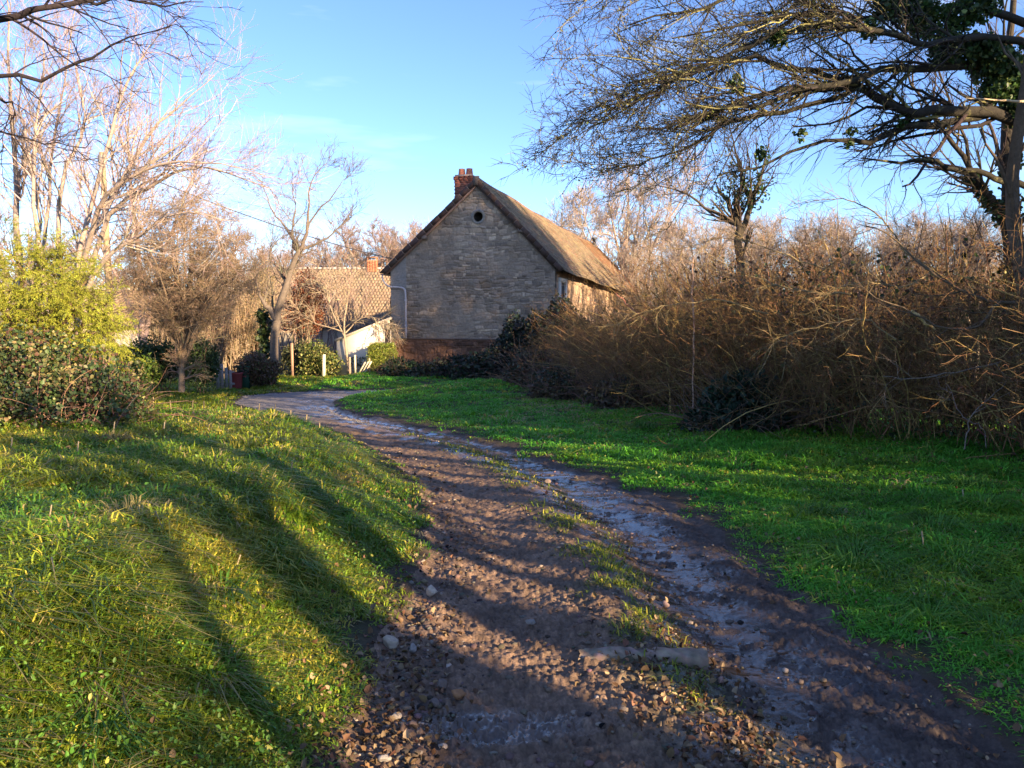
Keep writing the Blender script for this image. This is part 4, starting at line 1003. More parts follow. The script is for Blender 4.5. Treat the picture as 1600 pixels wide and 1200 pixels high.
# --- small ivy-headed tree above the hedge
def small_tree(name, label, base, limbs, n1, L1, n2, L2, n3, L3, c_, mat=M_BARK, seed=1, trop=(0, 0, .08), rmin=.005, thick=1.0, group=None, ang=(25, 60), trunk_ix=1, cat='tree', t0=.25, wander=.13, r3=0.0035):
    r = np.random.default_rng(seed); o = thing(name, label, cat, base, 0, group)
    P0, R0 = stack_limbs([limb(l, 14, .02, r) for l in limbs]); R0 = R0 * thick
    mb = MB(); tubes(mb, rel_to(P0[:trunk_ix], base), R0[:trunk_ix], 10, c_); mb.build('trunk', mat, o)
    P1, R1 = grow(P0, R0, n1, t0, 1, ang, L1, .4, .45, 8, wander, trop, rmin, None, r)
    P2, R2 = grow(P1, R1, n2, .1, 1, (22, 55), L2, .4, .6, 6, wander, trop, rmin * .75, None, r)
    mb = MB()
    if len(limbs) > trunk_ix: tubes(mb, rel_to(P0[trunk_ix:], base), R0[trunk_ix:], 8, c_)
    lst = [(P1, R1, 5), (P2, R2, 4)]
    if n3:
        P3, R3 = grow(P2, R2, n3, .1, 1, (22, 55), L3, .3, .7, 4, wander, trop, r3, None, r); lst.append((P3, R3, 3))
    for P_, R_, s_ in lst: tubes(mb, rel_to(P_, base), R_, s_, cvar(len(P_), np.array(c_) * 1.05, .25, r), cap=False)
    mb.build('branches', mat, o)
    return o, P1, P2
def pl(pts): return [(*W(a, b, d), r) for a, b, d, r in pts]
g_ = W(1155, 600, 17); g_[2] = HH(g_[0], 17)
o, P1, P2 = small_tree('small_tree', 'small bare tree with dark ivy head rising above the hedge right of the barn', g_,
    [pl([(1160, 640, 17, .11), (1158, 480, 17, .09), (1155, 370, 17, .08), (1152, 345, 17, .07), (1140, 320, 17, .05), (1120, 290, 17, .02)]),
     pl([(1155, 370, 17, .07), (1165, 340, 17, .06), (1180, 300, 17, .05), (1190, 270, 17, .03), (1200, 230, 17, .012), (1205, 210, 17, .01)]),
     pl([(1155, 360, 17, .05), (1150, 320, 17, .05), (1160, 280, 17, .04), (1150, 240, 17, .02), (1140, 200, 17, .01), (1140, 190, 17, .008)]),
     pl([(1150, 350, 17, .04), (1110, 330, 17, .03), (1070, 300, 17, .02), (1030, 290, 17, .012), (1010, 270, 17, .01), (1000, 265, 17, .008)])], 12, 1.0, 6, .5, 4, .25, (.09, .07, .05), seed=12)
ivy(o, g_, [(*W(1150 + a, 295 + b, 17), r_) for a, b, r_ in [(0, 0, .35), (20, -15, .3), (35, 10, .25), (-20, 20, .25), (15, 20, .3), (-5, -30, .2), (45, -8, .18)]], 800, .05, seed=13)

# --- left group: two many-stemmed pale trees, arching limbs over the lane
cpale = (0.38, 0.29, 0.24)
D = 17.0
b1 = W(112, 620, D); b1[2] = HH(b1[0], D)
small_tree('ash_tree', 'tall many stemmed pale bare tree arching over the round bare tree', b1,
    [pl([(112, 640, D, .18), (112, 560, D, .16), (110, 520, D, .12), (120, 420, D, .08), (165, 240, D, .06), (190, 150, D, .04), (215, 100, D, .03), (235, 70, D, .015)]),
     pl([(112, 600, D, .14), (115, 520, D, .11), (130, 400, D + .3, .085), (180, 300, D + .5, .07), (240, 200, D + .6, .05), (265, 180, D + .6, .035), (300, 145, D + .6, .02), (335, 118, D + .6, .01)]),
     pl([(112, 600, D, .13), (118, 520, D, .10), (165, 350, D - .5, .07), (215, 300, D - .8, .055), (290, 265, D - 1, .04), (330, 262, D - 1, .03), (400, 285, D - 1, .015), (440, 305, D - 1, .008)]),
     pl([(110, 600, D, .13), (112, 500, D, .10), (150, 345, D - 1, .07), (180, 292, D - 1.5, .055), (235, 262, D - 1.7, .045), (290, 253, D - 1.8, .03), (350, 256, D - 1.8, .018), (415, 275, D - 1.8, .008)]),
     pl([(116, 600, D, .12), (125, 520, D - .3, .10), (140, 440, D - .5, .075), (170, 400, D - .7, .06), (205, 375, D - .8, .045), (240, 350, D - .9, .03), (300, 330, D - 1, .02), (350, 345, D - 1, .01)]),
     pl([(108, 600, D, .12), (95, 480, D + 1, .09), (96, 300, D + 1, .065), (130, 200, D + 1, .045), (128, 150, D + 1, .035), (118, 100, D + 1, .02), (110, 60, D + 1, .012)]),
     pl([(106, 600, D, .11), (70, 460, D + .5, .08), (52, 300, D + .5, .06), (55, 240, D + .5, .045), (60, 170, D + .5, .03), (70, 90, D + .5, .02), (66, 30, D + .5, .01)])],
    17, 1.7, 8, .8, 5, .42, cpale, seed=31, thick=.68, trop=(.02, 0, .05), rmin=.0055, ang=(18, 45), t0=.3, r3=0.0035)
D = 20.0
b2 = W(30, 600, D); b2[2] = HH(b2[0], D)
small_tree('bare_tree', 'straight pale bare tree at the left edge behind the feathery conifer', b2,
    [pl([(30, 620, D, .2), (28, 450, D, .14), (26, 330, D, .10), (20, 200, D, .07), (14, 100, D, .05), (10, 20, D, .03), (5, -60, D, .01)]),
     pl([(30, 560, D, .14), (0, 400, D, .09), (-30, 300, D, .07), (-40, 200, D, .05), (-50, 100, D, .03), (-60, 20, D, .02), (-60, -30, D, .01)]),
     pl([(32, 560, D, .12), (60, 450, D, .085), (75, 340, D, .065), (80, 240, D, .05), (100, 140, D, .03), (110, 60, D, .02), (120, 0, D, .01)]),
     pl([(30, 520, D, .10), (50, 420, D - 1, .075), (62, 330, D - 1, .06), (40, 220, D - 1, .05), (30, 150, D - 1, .03), (40, 80, D - 1, .02), (35, 30, D - 1, .01)])],
    18, 1.7, 8, .8, 4, .42, (0.34, 0.26, 0.22), seed=32, thick=.68, trop=(.0, 0, .06), rmin=.0055, ang=(18, 45), t0=.3, r3=0.004)
b2 = W(225, 560, 27); b2[2] = HH(b2[0], 27)
small_tree('bare_tree', 'rosy bare tree behind the utility pole', b2,
    [pl([(225, 600, 27, .2), (222, 480, 27, .14), (215, 380, 27, .10), (205, 300, 27, .07), (200, 230, 27, .04), (195, 180, 27, .02)]),
     pl([(224, 540, 27, .14), (240, 450, 27, .1), (262, 380, 27, .07), (280, 330, 27, .05), (300, 280, 27, .03), (310, 250, 27, .02)]),
     pl([(224, 540, 27, .14), (195, 460, 27, .1), (165, 400, 27, .07), (140, 340, 27, .05), (120, 280, 27, .03), (100, 240, 27, .02)])],
    18, 2.0, 9, .95, 5, .5, (0.30, 0.21, 0.185), seed=33, thick=.68, trop=(.0, 0, .06), rmin=.007, ang=(20, 50), t0=.3, r3=0.005)

# --- round dense bare tree
rr_ = np.random.default_rng(41)
D = 21.5; b3 = W(284, 604, D); b3[2] = HH(b3[0], D)
lm = [pl([(284, 612, D, .085), (284, 585, D, .08), (286, 560, D, .075), (290, 520, D, .05), (296, 440, D, .035), (298, 350, D, .015)])]
for i in range(30):
    a = -1.75 + 3.5 * (i + .5) / 30 + rr_.normal(0, .05); q_ = .62 + .38 * rr_.random(); dz_ = rr_.uniform(-1, 1)
    ex = 287 + 112 * math.sin(a) * q_ * math.sqrt(1 - .4 * dz_ ** 2); ey = 438 - 125 * math.cos(a) * q_; dd_ = 1.7 * dz_
    x0, y0 = 285 + 2 * math.sin(a), 572 - 22 * rr_.random()
    lm.append(pl([(x0, y0, D, .032), (x0 + (ex - x0) * .18, y0 + (ey - y0) * .25, D + dd_ * .15, .028), (x0 + (ex - x0) * .42, y0 + (ey - y0) * .52, D + dd_ * .4, .022),
                  (x0 + (ex - x0) * .72, y0 + (ey - y0) * .78, D + dd_ * .7, .015), (x0 + (ex - x0) * .9, y0 + (ey - y0) * .93, D + dd_ * .9, .010), (ex, ey, D + dd_, .006)]))
small_tree('round_tree', 'dense round crowned bare tree with many fine stems beside the bend', b3, lm, 17, .75, 8, .42, 4, .25, (0.27, 0.19, 0.125), seed=42, trop=(0, 0, 0), rmin=.006, ang=(25, 65), t0=.15, wander=.17, r3=0.0045)

# --- leaning tree by the bend
D = 27.0; b4 = W(425, 590, D); b4[2] = HH(b4[0], D)
o, P1, P2 = small_tree('leaning_tree', 'leaning pollarded tree with dark forked trunk and pale sunlit base', b4,
    [pl([(424, 600, D, .20), (428, 555, D, .185), (432, 500, D, .17), (445, 450, D, .145), (462, 405, D, .12), (470, 388, D, .08)]),
     pl([(432, 500, D, .14), (418, 480, D, .12), (410, 470, D, .08), (400, 440, D, .04), (402, 420, D, .03), (390, 400, D, .02)]),
     pl([(468, 395, D, .10), (458, 380, D, .08), (458, 350, D, .05), (462, 320, D, .03), (455, 290, D, .015), (458, 270, D, .01)]),
     pl([(468, 395, D, .10), (478, 370, D, .08), (482, 330, D, .05), (485, 290, D, .03), (500, 265, D, .015), (512, 255, D, .01)]),
     pl([(470, 390, D, .07), (500, 378, D, .05), (520, 365, D, .035), (545, 340, D, .02), (556, 325, D, .015), (562, 320, D, .01)]),
     pl([(472, 380, D, .06), (490, 340, D, .04), (515, 310, D, .03), (530, 290, D, .02), (540, 280, D, .01), (545, 275, D, .01)]),
     pl([(465, 385, D, .06), (440, 350, D, .04), (425, 330, D, .03), (415, 300, D, .02), (410, 290, D, .01), (405, 280, D, .01)]),
     pl([(445, 450, D, .06), (430, 430, D, .05), (420, 400, D, .03), (430, 380, D, .02), (440, 370, D, .01), (445, 360, D, .01)])],
    9, 1.1, 6, .55, 3, .3, (0.16, 0.125, 0.10), seed=51, rmin=.006, t0=.35, r3=0.005, thick=.75)
o2 = W(412, 590, D + .4)
mb = MB(); tubes(mb, rel_to(np.array([[W(410, 598, D + .4), W(410, 550, D + .4), W(416, 520, D + .4), W(422, 500, D + .3)]]), b4), np.array([[.14, .12, .11, .1]]), 9, (0.12, 0.09, 0.06)); mb.build('trunk', M_BARK, o)
ivy(o, b4, [(*W(412 + 3 * math.sin(i * 2), 580 - i * 10, D + .3), .2) for i in range(10)], 900, .12, (0.03, 0.05, 0.015), seed=14)

# --- overhead branches at top left, tree just outside
b5 = np.array([-5.6, 4.6, 0]); b5[2] = HH(-5.6, 4.6)
small_tree('overhanging_tree', 'near dark bare branches hanging into the top left corner', b5,
    [[(-5.6, 4.6, b5[2] - .2, .2), (-5.5, 4.7, 2, .16), (-5.3, 4.9, 4, .13), (-5.0, 5.0, 5.5, .1), (-4.9, 5, 6.5, .06), (-4.8, 5, 7.3, .03)],
     [(-5.3, 4.9, 3.6, .08)] + pl([(-120, 70, 6, .05), (0, 30, 6, .036), (60, 14, 6, .03), (110, 2, 6, .026), (200, -30, 6, .02)]),
     [(-5.35, 4.9, 3.2, .07)] + pl([(-120, 130, 6, .035), (0, 119, 6, .022), (82, 113, 6, .018), (140, 92, 6, .013), (200, 62, 6, .009), (275, 38, 6, .004)]),
     [(-5.3, 4.9, 3.8, .07)] + pl([(-100, 20, 5.6, .03), (40, -40, 5.6, .022), (130, 0, 5.6, .016), (200, 3, 5.6, .012), (260, 5, 5.6, .008), (318, 3, 5.6, .004)]),
     [(-5.4, 4.8, 2.8, .05)] + pl([(-100, 120, 6.3, .022), (0, 148, 6.3, .014), (20, 170, 6.3, .009), (10, 200, 6.3, .005), (0, 240, 6.3, .003)]),
     [(-5.4, 4.8, 3.4, .05)] + pl([(-60, 180, 6.6, .018), (0, 205, 6.6, .012), (60, 225, 6.6, .008), (120, 225, 6.6, .005), (160, 222, 6.6, .003)])],
    10, .6, 4, .3, 2, .14, (0.035, 0.026, 0.028), seed=61, thick=.72, trop=(.06, 0, -.03), rmin=.0035, t0=.3, r3=0.0018, wander=.12)

# --- fruit tree and red brown shrub in front of the tiled house
D = 34.3; b6 = W(540, 572, D); b6[2] = HH(b6[0], D)
small_tree('fruit_tree', 'small pale fruit tree spreading before the tiled roof', b6,
    [pl([(545, 580, D, .12), (540, 540, D, .11), (538, 510, D, .09), (542, 470, D, .06), (548, 440, D, .04), (555, 415, D, .02)]),
     pl([(540, 530, D, .08), (525, 500, D, .06), (515, 475, D, .05), (510, 450, D, .03), (500, 435, D, .02), (495, 430, D, .01)]),
     pl([(540, 520, D, .07), (560, 500, D, .05), (580, 495, D, .04), (600, 500, D, .02), (606, 505, D, .015), (610, 510, D, .01)]),
     pl([(538, 520, D, .07), (510, 510, D, .05), (490, 505, D, .04), (475, 495, D, .02), (468, 490, D, .015), (462, 488, D, .01)])],
    9, 1.2, 6, .7, 4, .45, (0.34, 0.26, 0.18), thick=.42, seed=71, trop=(0, 0, -.02), rmin=.014, t0=.3, r3=0.009)

def bush(name, label, cat, ctr, rads, n, size, c_, alt=(0.2, 0.2, 0.05), p=0.2, seed=1, aspect=0.6, lumps=9, mat=None, droop=0.2, twigs=0, twc=(.2, .14, .09), group=None, shell=0.6, up=0.3):
    r = np.random.default_rng(seed); base = np.array([ctr[0], ctr[1], HH(ctr[0], ctr[1])])
    o = thing(name, label, cat, base, 0, group)
    rads = np.array(rads, float); C0 = np.array([0, 0, ctr[2] - base[2]])
    lc = C0 + rdir(lumps, r) * rads * 0.55; lr = (0.38 + 0.3 * r.random(lumps))
    lc = np.vstack([lc, C0]); lr = np.append(lr, 0.7)
    w_ = lr ** 2 / (lr ** 2).sum(); k = r.choice(len(lc), n, p=w_)
    rad_ = (shell + (1.08 - shell) * r.random(n) ** .6)
    P_ = lc[k] + rdir(n, r) * rads * (lr[k] * rad_)[:, None]
    P_ = P_[P_[:, 2] > -0.02]
    mb = MB(); leaves(mb, P_, size, cvar(len(P_), c_, .3, r, alt, p), up, r, aspect, droop=droop, broad=size > .05)
    mb.build('foliage', mat or M_LEAF, o)
    # woody stems
    ns = max(5, twigs); d_ = rdir(ns, r); d_[:, 2] = np.abs(d_[:, 2]) + .3; d_ = unit(d_)
    e = C0 + d_ * rads * 0.85; s_ = np.zeros((ns, 3)); s_[:, :2] = r.normal(0, .12, (ns, 2)) * rads[:2]; s_[:, 2] = -.05
    t_ = np.linspace(0, 1, 7)[None, :, None]; PP = s_[:, None] * (1 - t_) + e[:, None] * t_ + r.normal(0, .03, (ns, 7, 3)); PP[:, 0] = s_
    mb = MB(); tubes(mb, PP, np.full((ns, 1), .02 * max(rads) ** .5) * np.linspace(1, .3, 7)[None], 5, cvar(ns, twc, .2, r), cap=False)
    Q1, QR1 = grow(PP, np.full((ns, 7), .01), 6, .3, 1, (25, 60), max(rads) * .4, .3, .6, 6, .15, (0, 0, .03), .006, None, r)
    tubes(mb, Q1, QR1, 3, cvar(len(Q1), twc, .2, r), cap=False)
    mb.build('stems', M_BARK, o)
    return o
c = W(472, 488, 37); bush('copper_shrub', 'rusty red brown leafed shrub by the tiled house gable', 'shrub', c, (1.05, .9, 1.9), 5200, .09, (0.20, 0.062, 0.028), (0.26, 0.15, .08), .3, 81, twigs=30, twc=(.3, .22, .15))
c = W(583, 566, 36.2); 
# clipped hedge: a lumpy box of leaves
def hedge_box(name, label, x0, x1, y0, y1, z1, n, size, c_, alt, p, seed):
    r = np.random.default_rng(seed); b_ = ((x0 + x1) / 2, (y0 + y1) / 2, HH((x0 + x1) / 2, (y0 + y1) / 2)); o = thing(name, label, 'hedge', b_)
    q_ = r.random((n, 3)); f = r.integers(0, 3, n); s_ = r.integers(0, 2, n)
    for a in range(3): q_[f == a, a] = np.clip(s_[f == a] + r.normal(0, .045, (f == a).sum()), -.06, 1.08)
    q_[(f == 2) & (s_ == 0), 2] = 1
    P_ = q_ * np.array([x1 - x0, y1 - y0, z1 - b_[2]]) + np.array([x0, y0, b_[2]]) - np.array(b_)
    P_ += 0.09 * np.stack([fbm(P_[:, 1] * 2, P_[:, 2] * 2, 2, 1) - .5, fbm(P_[:, 0] * 2, P_[:, 2] * 2, 2, 2) - .5, fbm(P_[:, 0] * 2, P_[:, 1] * 2, 2, 3) - .5], 1) * 2
    mb = MB(); leaves(mb, P_, size, cvar(n, c_, .3, r, alt, p), .2, r, .6); mb.build('foliage', M_LEAF, o)
    mb = MB(); boxes(mb, [(0, 0, (z1 - b_[2]) * .45)], [((x1 - x0) * .86, (y1 - y0) * .8, (z1 - b_[2]) * .88)], color=np.array(c_) * .7, jit=.03); mb.build('dark_core', M_DARK, o)  # solid core, leaf colour darkened for the hedge's unlit inside
hedge_box('clipped_hedge', 'bright yellow green clipped hedge against the barn corner', W(569, 0, 33.2)[0], W(608, 0, 33.2)[0], 33.2, 34.1, W(0, 541, 33.2)[2], 9000, .06, (0.17, 0.21, 0.03), (0.28, 0.28, .05), .3, 82)
hedge_box('clipped_hedge', 'low dark green hedge patch behind the leaning gate', W(538, 0, 34.5)[0], W(566, 0, 34.5)[0], 34.5, 35.2, W(0, 560, 34.5)[2], 2500, .07, (0.04, 0.09, 0.05), (0.1, 0.14, .05), .2, 83)
c = W(495, 560, 33.8); bush('garden_shrub', 'rounded green and yellow shrub behind the pale fence post', 'shrub', c, (0.95, .8, 0.85), 3800, .09, (0.09, 0.12, 0.03), (0.26, 0.24, .07), .35, 84)
c = W(465, 560, 34.5); bush('garden_shrub', 'dark shrub beside the reddish fence post', 'shrub', c, (0.7, .8, 0.9), 2600, .09, (0.05, 0.06, 0.025), (0.15, 0.13, .05), .2, 85)
# tangled tan shrubs between the round tree and the leaning tree
for i, (px, py, d, rx, rz, c_, lb) in enumerate([(365, 505, 31, 1.3, 1.7, (0.30, 0.20, 0.10), 'tan leafed tangled shrub left of the leaning tree'),
        (400, 480, 32, 1.1, 1.9, (0.27, 0.22, 0.09), 'olive tan tangled shrub just behind the leaning trunk'),
        (335, 520, 30, 1.0, 1.3, (0.22, 0.13, 0.09), 'purplish brown shrub above the grey boards'),
        (245, 500, 31, 1.6, 1.4, (0.24, 0.15, 0.09), 'brown leafed shrub behind the round bare tree')]):
    c = W(px, py, d); bush('tangled_shrub', lb, 'shrub', c, (rx, 1.0, rz), 7000, .048, c_, (0.34, 0.25, .13), .25, 90 + i, twigs=90, twc=(.32, .24, .16), shell=.2)
# dark evergreen hedge pieces by the bend
for i, (px, py, d, rx, rz, lb) in enumerate([(215, 570, 23, 1.0, .75, 'low dark evergreen bush left of the round tree trunk'), (255, 568, 23.5, .9, .8, 'dark evergreen bush directly behind the round tree trunk'),
        (312, 560, 22.8, .5, .85, 'dark green privet bush right of the round tree trunk'), (405, 575, 26.5, .75, .6, 'dark twiggy bush under the leaning tree'), (395, 580, 25, .6, .5, 'brown green hedge end by the green bin')]):
    c = W(px, py, d); bush('evergreen_bush', lb, 'bush', c, (rx, .7, rz), 4200, .075, (0.05, 0.085, 0.03) if i < 3 else (0.12, 0.075, 0.045), (0.09, 0.13, .035), .12, 100 + i, shell=.4)
c = W(232, 575, 21.5); bush('sapling', 'bright green sapling in front of the dark evergreen bush', 'sapling', c, (.35, .3, .5), 500, .09, (0.13, 0.20, 0.03), (0.25, .3, .05), .3, 107)

# --- feathery conifer at left
rc_ = np.random.default_rng(111)
c0 = W(60, 640, 11.6); c0[2] = HH(c0[0], 11.6)
cf = thing('feathery_conifer', 'feathery yellow green conifer drooping at the left edge', 'conifer', c0)
mb = MB(); stems = []
for px, py, d in [(60, 400, 11.6), (20, 385, 11.8), (100, 395, 11.6), (135, 440, 11.3), (170, 470, 11.2), (150, 520, 11.0), (80, 450, 11), (-30, 400, 11.6), (30, 450, 11.2), (-60, 440, 11), (120, 480, 10.9), (180, 520, 11.3), (60, 500, 10.8), (165, 570, 11.0), (0, 480, 10.9), (100, 540, 10.8)]:
    e = W(px, py, d); s_ = np.array(c0) + (rc_.normal(0, .12), rc_.normal(0, .12), -.05); m_ = (s_ + e) / 2 + (0, 0, .25)
    stems.append(limb([(*s_, .05), (*((s_ * .6 + m_ * .4)), .045), (*m_, .035), (*(m_ * .4 + e * .6 + (0, 0, .08)), .02), (*e, .01)], 12, .02, rc_))
P0, R0 = stack_limbs(stems); tubes(mb, rel_to(P0, c0), R0, 6, (.16, .1, .06)); 
P1, R1 = grow(P0, R0, 30, .3, 1, (30, 70), .5, .3, .5, 6, .12, (.02, 0, -.06), .004, None, rc_)
P2, R2 = grow(P1, R1, 6, .1, 1, (25, 55), .26, .3, .6, 6, .1, (.02, 0, -.12), .003, None, rc_)
tubes(mb, rel_to(P1, c0), R1, 3, (.13, .1, .04), cap=False); mb.build('branches', M_BARK, cf)
mb = MB(); n = 170000; i_ = rc_.integers(0, len(P2), n); f_ = rc_.random(n) * 4.99; k_ = f_.astype(int); w_ = (f_ - k_)[:, None]
pp = P2[i_, k_] * (1 - w_) + P2[i_, k_ + 1] * w_; dr = P2[i_, k_ + 1] - P2[i_, k_]
tone = np.repeat(0.75 + .5 * rc_.random(len(P1)), 6)[i_][:, None]
leaves(mb, pp - c0 + rc_.normal(0, .008, pp.shape), .027, np.clip(cvar(n, (0.29, 0.31, 0.03), .22, rc_, (0.42, .38, .06), .15) * tone, 0, 1), 0, rc_, .22, dirs=unit(dr), droop=.25)
mb.build('foliage', M_LEAF, cf)

# --- ivy and bramble heap below it
def heap(name, label, cat, lobes, n, palette, seed, size=.055, canes=200, canelen=1.2, group=None, canec=(.25, .14, .1), zmin=0.02):
    """lobes (x, y, rx, ry, h); leaves on and under the dome surfaces"""
    r = np.random.default_rng(seed); bx, by = lobes[0][0], lobes[0][1]; b_ = np.array([bx, by, HH(bx, by)]); o = thing(name, label, cat, b_, 0, group)
    tot = sum((l[2] + l[3]) * l[4] for l in lobes); mb = MB()
    for x, y, rx, ry, h_ in lobes:
        k = int(n * (rx + ry) * h_ / tot); d_ = rdir(k, r); d_[:, 2] = np.abs(d_[:, 2])
        s_ = (.72 + .36 * r.random((k, 1))); P_ = d_ * np.array([rx, ry, h_]) * s_
        P_ *= (1 + .35 * (fbm(d_[:, 0] * 2.5 + x, d_[:, 2] * 2.5 + y, 2, seed) - .5))[:, None]
        P_ += np.array([x, y, HH(x, y)]); pick = fbm(P_[:, 0] * 1.6 + P_[:, 1], P_[:, 2] * 1.8, 2, seed + 3) + .25 * r.normal(size=k)
        cc_ = np.zeros((k, 3)); edges_ = np.quantile(pick, np.cumsum([q_[1] for q_ in palette])[:-1]); bins = np.digitize(pick, edges_)
        for bi, (pc, _) in enumerate(palette): m = bins == bi; cc_[m] = cvar(m.sum(), pc, .28, r)
        leaves(mb, P_ - b_, size, cc_, .5, r, .8, broad=True, droop=.35)
    mb.build('foliage', M_LEAF, o)
    # dense core of crossing stems
    mb = MB(); L_ = np.array(lobes); i_ = r.integers(0, len(L_), canes)
    a = r.random(canes) * 2 * PI; q_ = r.random(canes) ** .5
    s_ = np.stack([L_[i_, 0] + L_[i_, 2] * q_ * np.cos(a) * .9, L_[i_, 1] + L_[i_, 3] * q_ * np.sin(a) * .9, np.zeros(canes)], 1)
    s_[:, 2] = terrain(s_[:, 0], s_[:, 1], False)[0] - .03
    dv = rdir(canes, r); dv[:, 2] = np.abs(dv[:, 2]) * 1.3 + .5; dv = unit(dv); K = 8; P_ = np.zeros((canes, K, 3)); P_[:, 0] = s_
    st = canelen * (.5 + .8 * r.random(canes))[:, None] / (K - 1)
    for k in range(1, K): dv = unit(dv + r.normal(0, .12, dv.shape) + np.array([0, 0, -.14])); P_[:, k] = P_[:, k - 1] + dv * st
    P_[:, :, 2] = np.maximum(P_[:, :, 2], P_[:, :1, 2] + .01)
    tubes(mb, P_ - b_, np.full((canes, 1), .005) * np.linspace(1.2, .5, K)[None], 4, cvar(canes, canec, .3, r), cap=False)
    mb.build('canes', M_BARK, o)
    return o
hp = [(-6.3, 9.6, 1.3, .9, 1.15), (-5.1, 9.3, .8, .7, .72), (-7.5, 9.5, 1.3, 1, 1.4), (-5.9, 10.2, 1.1, .7, 1.05), (-5.2, 9.9, .7, .6, .75), (-6.6, 8.8, .9, .6, .7)]
heap('bramble_heap', 'dark ivy and bramble heap with rusty stems below the feathery conifer', 'brambles', hp, 22000, [((.045, .075, .026), .44), ((.11, .06, .035), .2), ((.075, .105, .03), .26), ((.25, .21, .08), .10)], 121, .045, 420, .8)
rr2 = np.random.default_rng(5); mb = MB(); pp = np.array([W(px, py, 8.9) for px, py in [(103, 535), (107, 545), (118, 545), (113, 550), (120, 553), (95, 568), (131, 556), (10, 495), (155, 600), (140, 618), (152, 580), (0, 540), (48, 500)]]); pp = np.repeat(pp, 2, 0) + rr2.normal(0, .02, (26, 3))

# --- the long hedge bank: bramble and hazel thicket along the right side
rh = np.random.default_rng(131)
HL = np.array([(5.6, -9), (5.4, 0), (5.6, 5.0), (5.9, 7.6), (5.6, 9.3), (4.7, 10.3), (3.6, 11.6), (2.9, 13.4), (2.35, 16.4), (1.8, 21), (1.3, 25.5), (1.6, 30)])
HS_OFF = 0.0
hs = np.concatenate([[0], np.cumsum(np.hypot(*np.diff(HL, axis=0).T))])
def hedge_pt(s, off):
    x = np.interp(s, hs, HL[:, 0]); y = np.interp(s, hs, HL[:, 1]); x2 = np.interp(s + .3, hs, HL[:, 0]); y2 = np.interp(s + .3, hs, HL[:, 1]); x1 = np.interp(s - .3, hs, HL[:, 0]); y1 = np.interp(s - .3, hs, HL[:, 1])
    tx, ty = x2 - x1, y2 - y1; l_ = np.hypot(tx, ty) + 1e-6; nx, ny = ty / l_, -tx / l_           # away from the road (right)
    return x + nx * off, y + ny * off, nx, ny
def hedge_top(s): return np.interp(s, [0, 4, 9, 12, 13.2, 13.7, 14.9, 15.4, 16.2, 19, 21, 23, 26, 31, 36, 42], [2.4, 1.9, 1.7, 1.6, 1.7, .5, .5, 1.9, 2.3, 2.65, 2.75, 2.7, 2.5, 1.9, 1.2, 1.5])  # out-of-view run lowered and gapped so sun reaches lane and verge
mb = MB()
N = 5200; s = rh.uniform(0, hs[-1], N) ** 1.0; off = rh.uniform(0, 2.6, N); x, y, nx, ny = hedge_pt(s, off)
st = np.stack([x, y, terrain(x, y, False)[0] - .05], 1); top = hedge_top(s)
dv = np.stack([-nx * .25, -ny * .25, np.ones(N)], 1) + rh.normal(0, .28, (N, 3)); dv = unit(dv); K = 9; P_ = np.zeros((N, K, 3)); P_[:, 0] = st
ln = top * np.where(s < 14, .8 + .25 * rh.random(N), .7 + .6 * rh.random(N)); arch = (.01 + .10 * rh.random(N) ** 2)[:, None]
for k in range(1, K):
    dv = unit(dv + rh.normal(0, .17, dv.shape) + arch * np.stack([-nx * .9, -ny * .9, -.55 + 0 * nx], 1) * (k / K) * 2); P_[:, k] = P_[:, k - 1] + dv * (ln / (K - 1))[:, None]
R_ = (.004 + .010 * rh.random(N) ** 3)[:, None] * np.linspace(1, .35, K)[None]
hc = (0.225, 0.125, 0.06); hc_lit = (0.40, 0.28, 0.10)  # second tone paints sunlight onto a share of canes and twigs
tubes(mb, P_, R_, 4, cvar(N, hc, .3, rh, hc_lit, .24), cap=False)
A1, B1 = grow(P_, R_, 8, .15, 1, (20, 70), .6, .4, .6, 6, .2, (-.02, -.01, .01), .003, None, rh)
A2, B2 = grow(A1, B1, 5, .1, 1, (25, 75), .26, .3, .7, 4, .25, (0, 0, .0), .0022, None, rh)
tubes(mb, A1, B1, 3, cvar(len(A1), hc, .3, rh, hc_lit, .24), cap=False); tubes(mb, A2, B2, 3, cvar(len(A2), hc, .3, rh, hc_lit, .15), cap=False)
# dead leaves, ivy leaves
def thick_leaves(n, c_, size, f_s, f_z, seed, alt, p):
    r = np.random.default_rng(seed); s = r.uniform(0, hs[-1], n); off = r.uniform(-.15, 1.8, n) ** 1.0; zf = r.random(n)
    k = r.random(n) < f_s(s, off) * f_z(zf); s, off, zf = s[k], off[k], zf[k]; x, y, nx, ny = hedge_pt(s, off); z = terrain(x, y, False)[0] + zf * hedge_top(s) * .97
    m = fbm(s * 1.3, z * 1.8, 3, seed) > .44; P_ = np.stack([x, y, z], 1)[m]
    leaves(mb, P_, size, cvar(len(P_), c_, .35, r, alt, p), .2, r, .75, mi=1, droop=.4, broad=True)
thick_leaves(85000, (.11, .055, .035), .045, lambda s, o: .9 + 0 * s, lambda z: 1 - .55 * z, 132, (.26, .14, .06), .25)
thick_leaves(60000, (.03, .05, .02), .065, lambda s, o: .6 + 0 * s, lambda z: 1 - .8 * z, 133, (.07, .1, .03), .15)
thick_leaves(30000, (.12, .12, .035), .032, lambda s, o: np.exp(-((s - 18.5) / 3.5) ** 2), lambda z: (.3 + .7 * z) * (z < .85), 134, (.24, .2, .06), .3)
tag(mb.build('bramble_thicket', [M_BARK, M_LEAF]), 'tall tangled brown thicket of brambles and hazel along the right verge', 'thicket', kind='stuff')

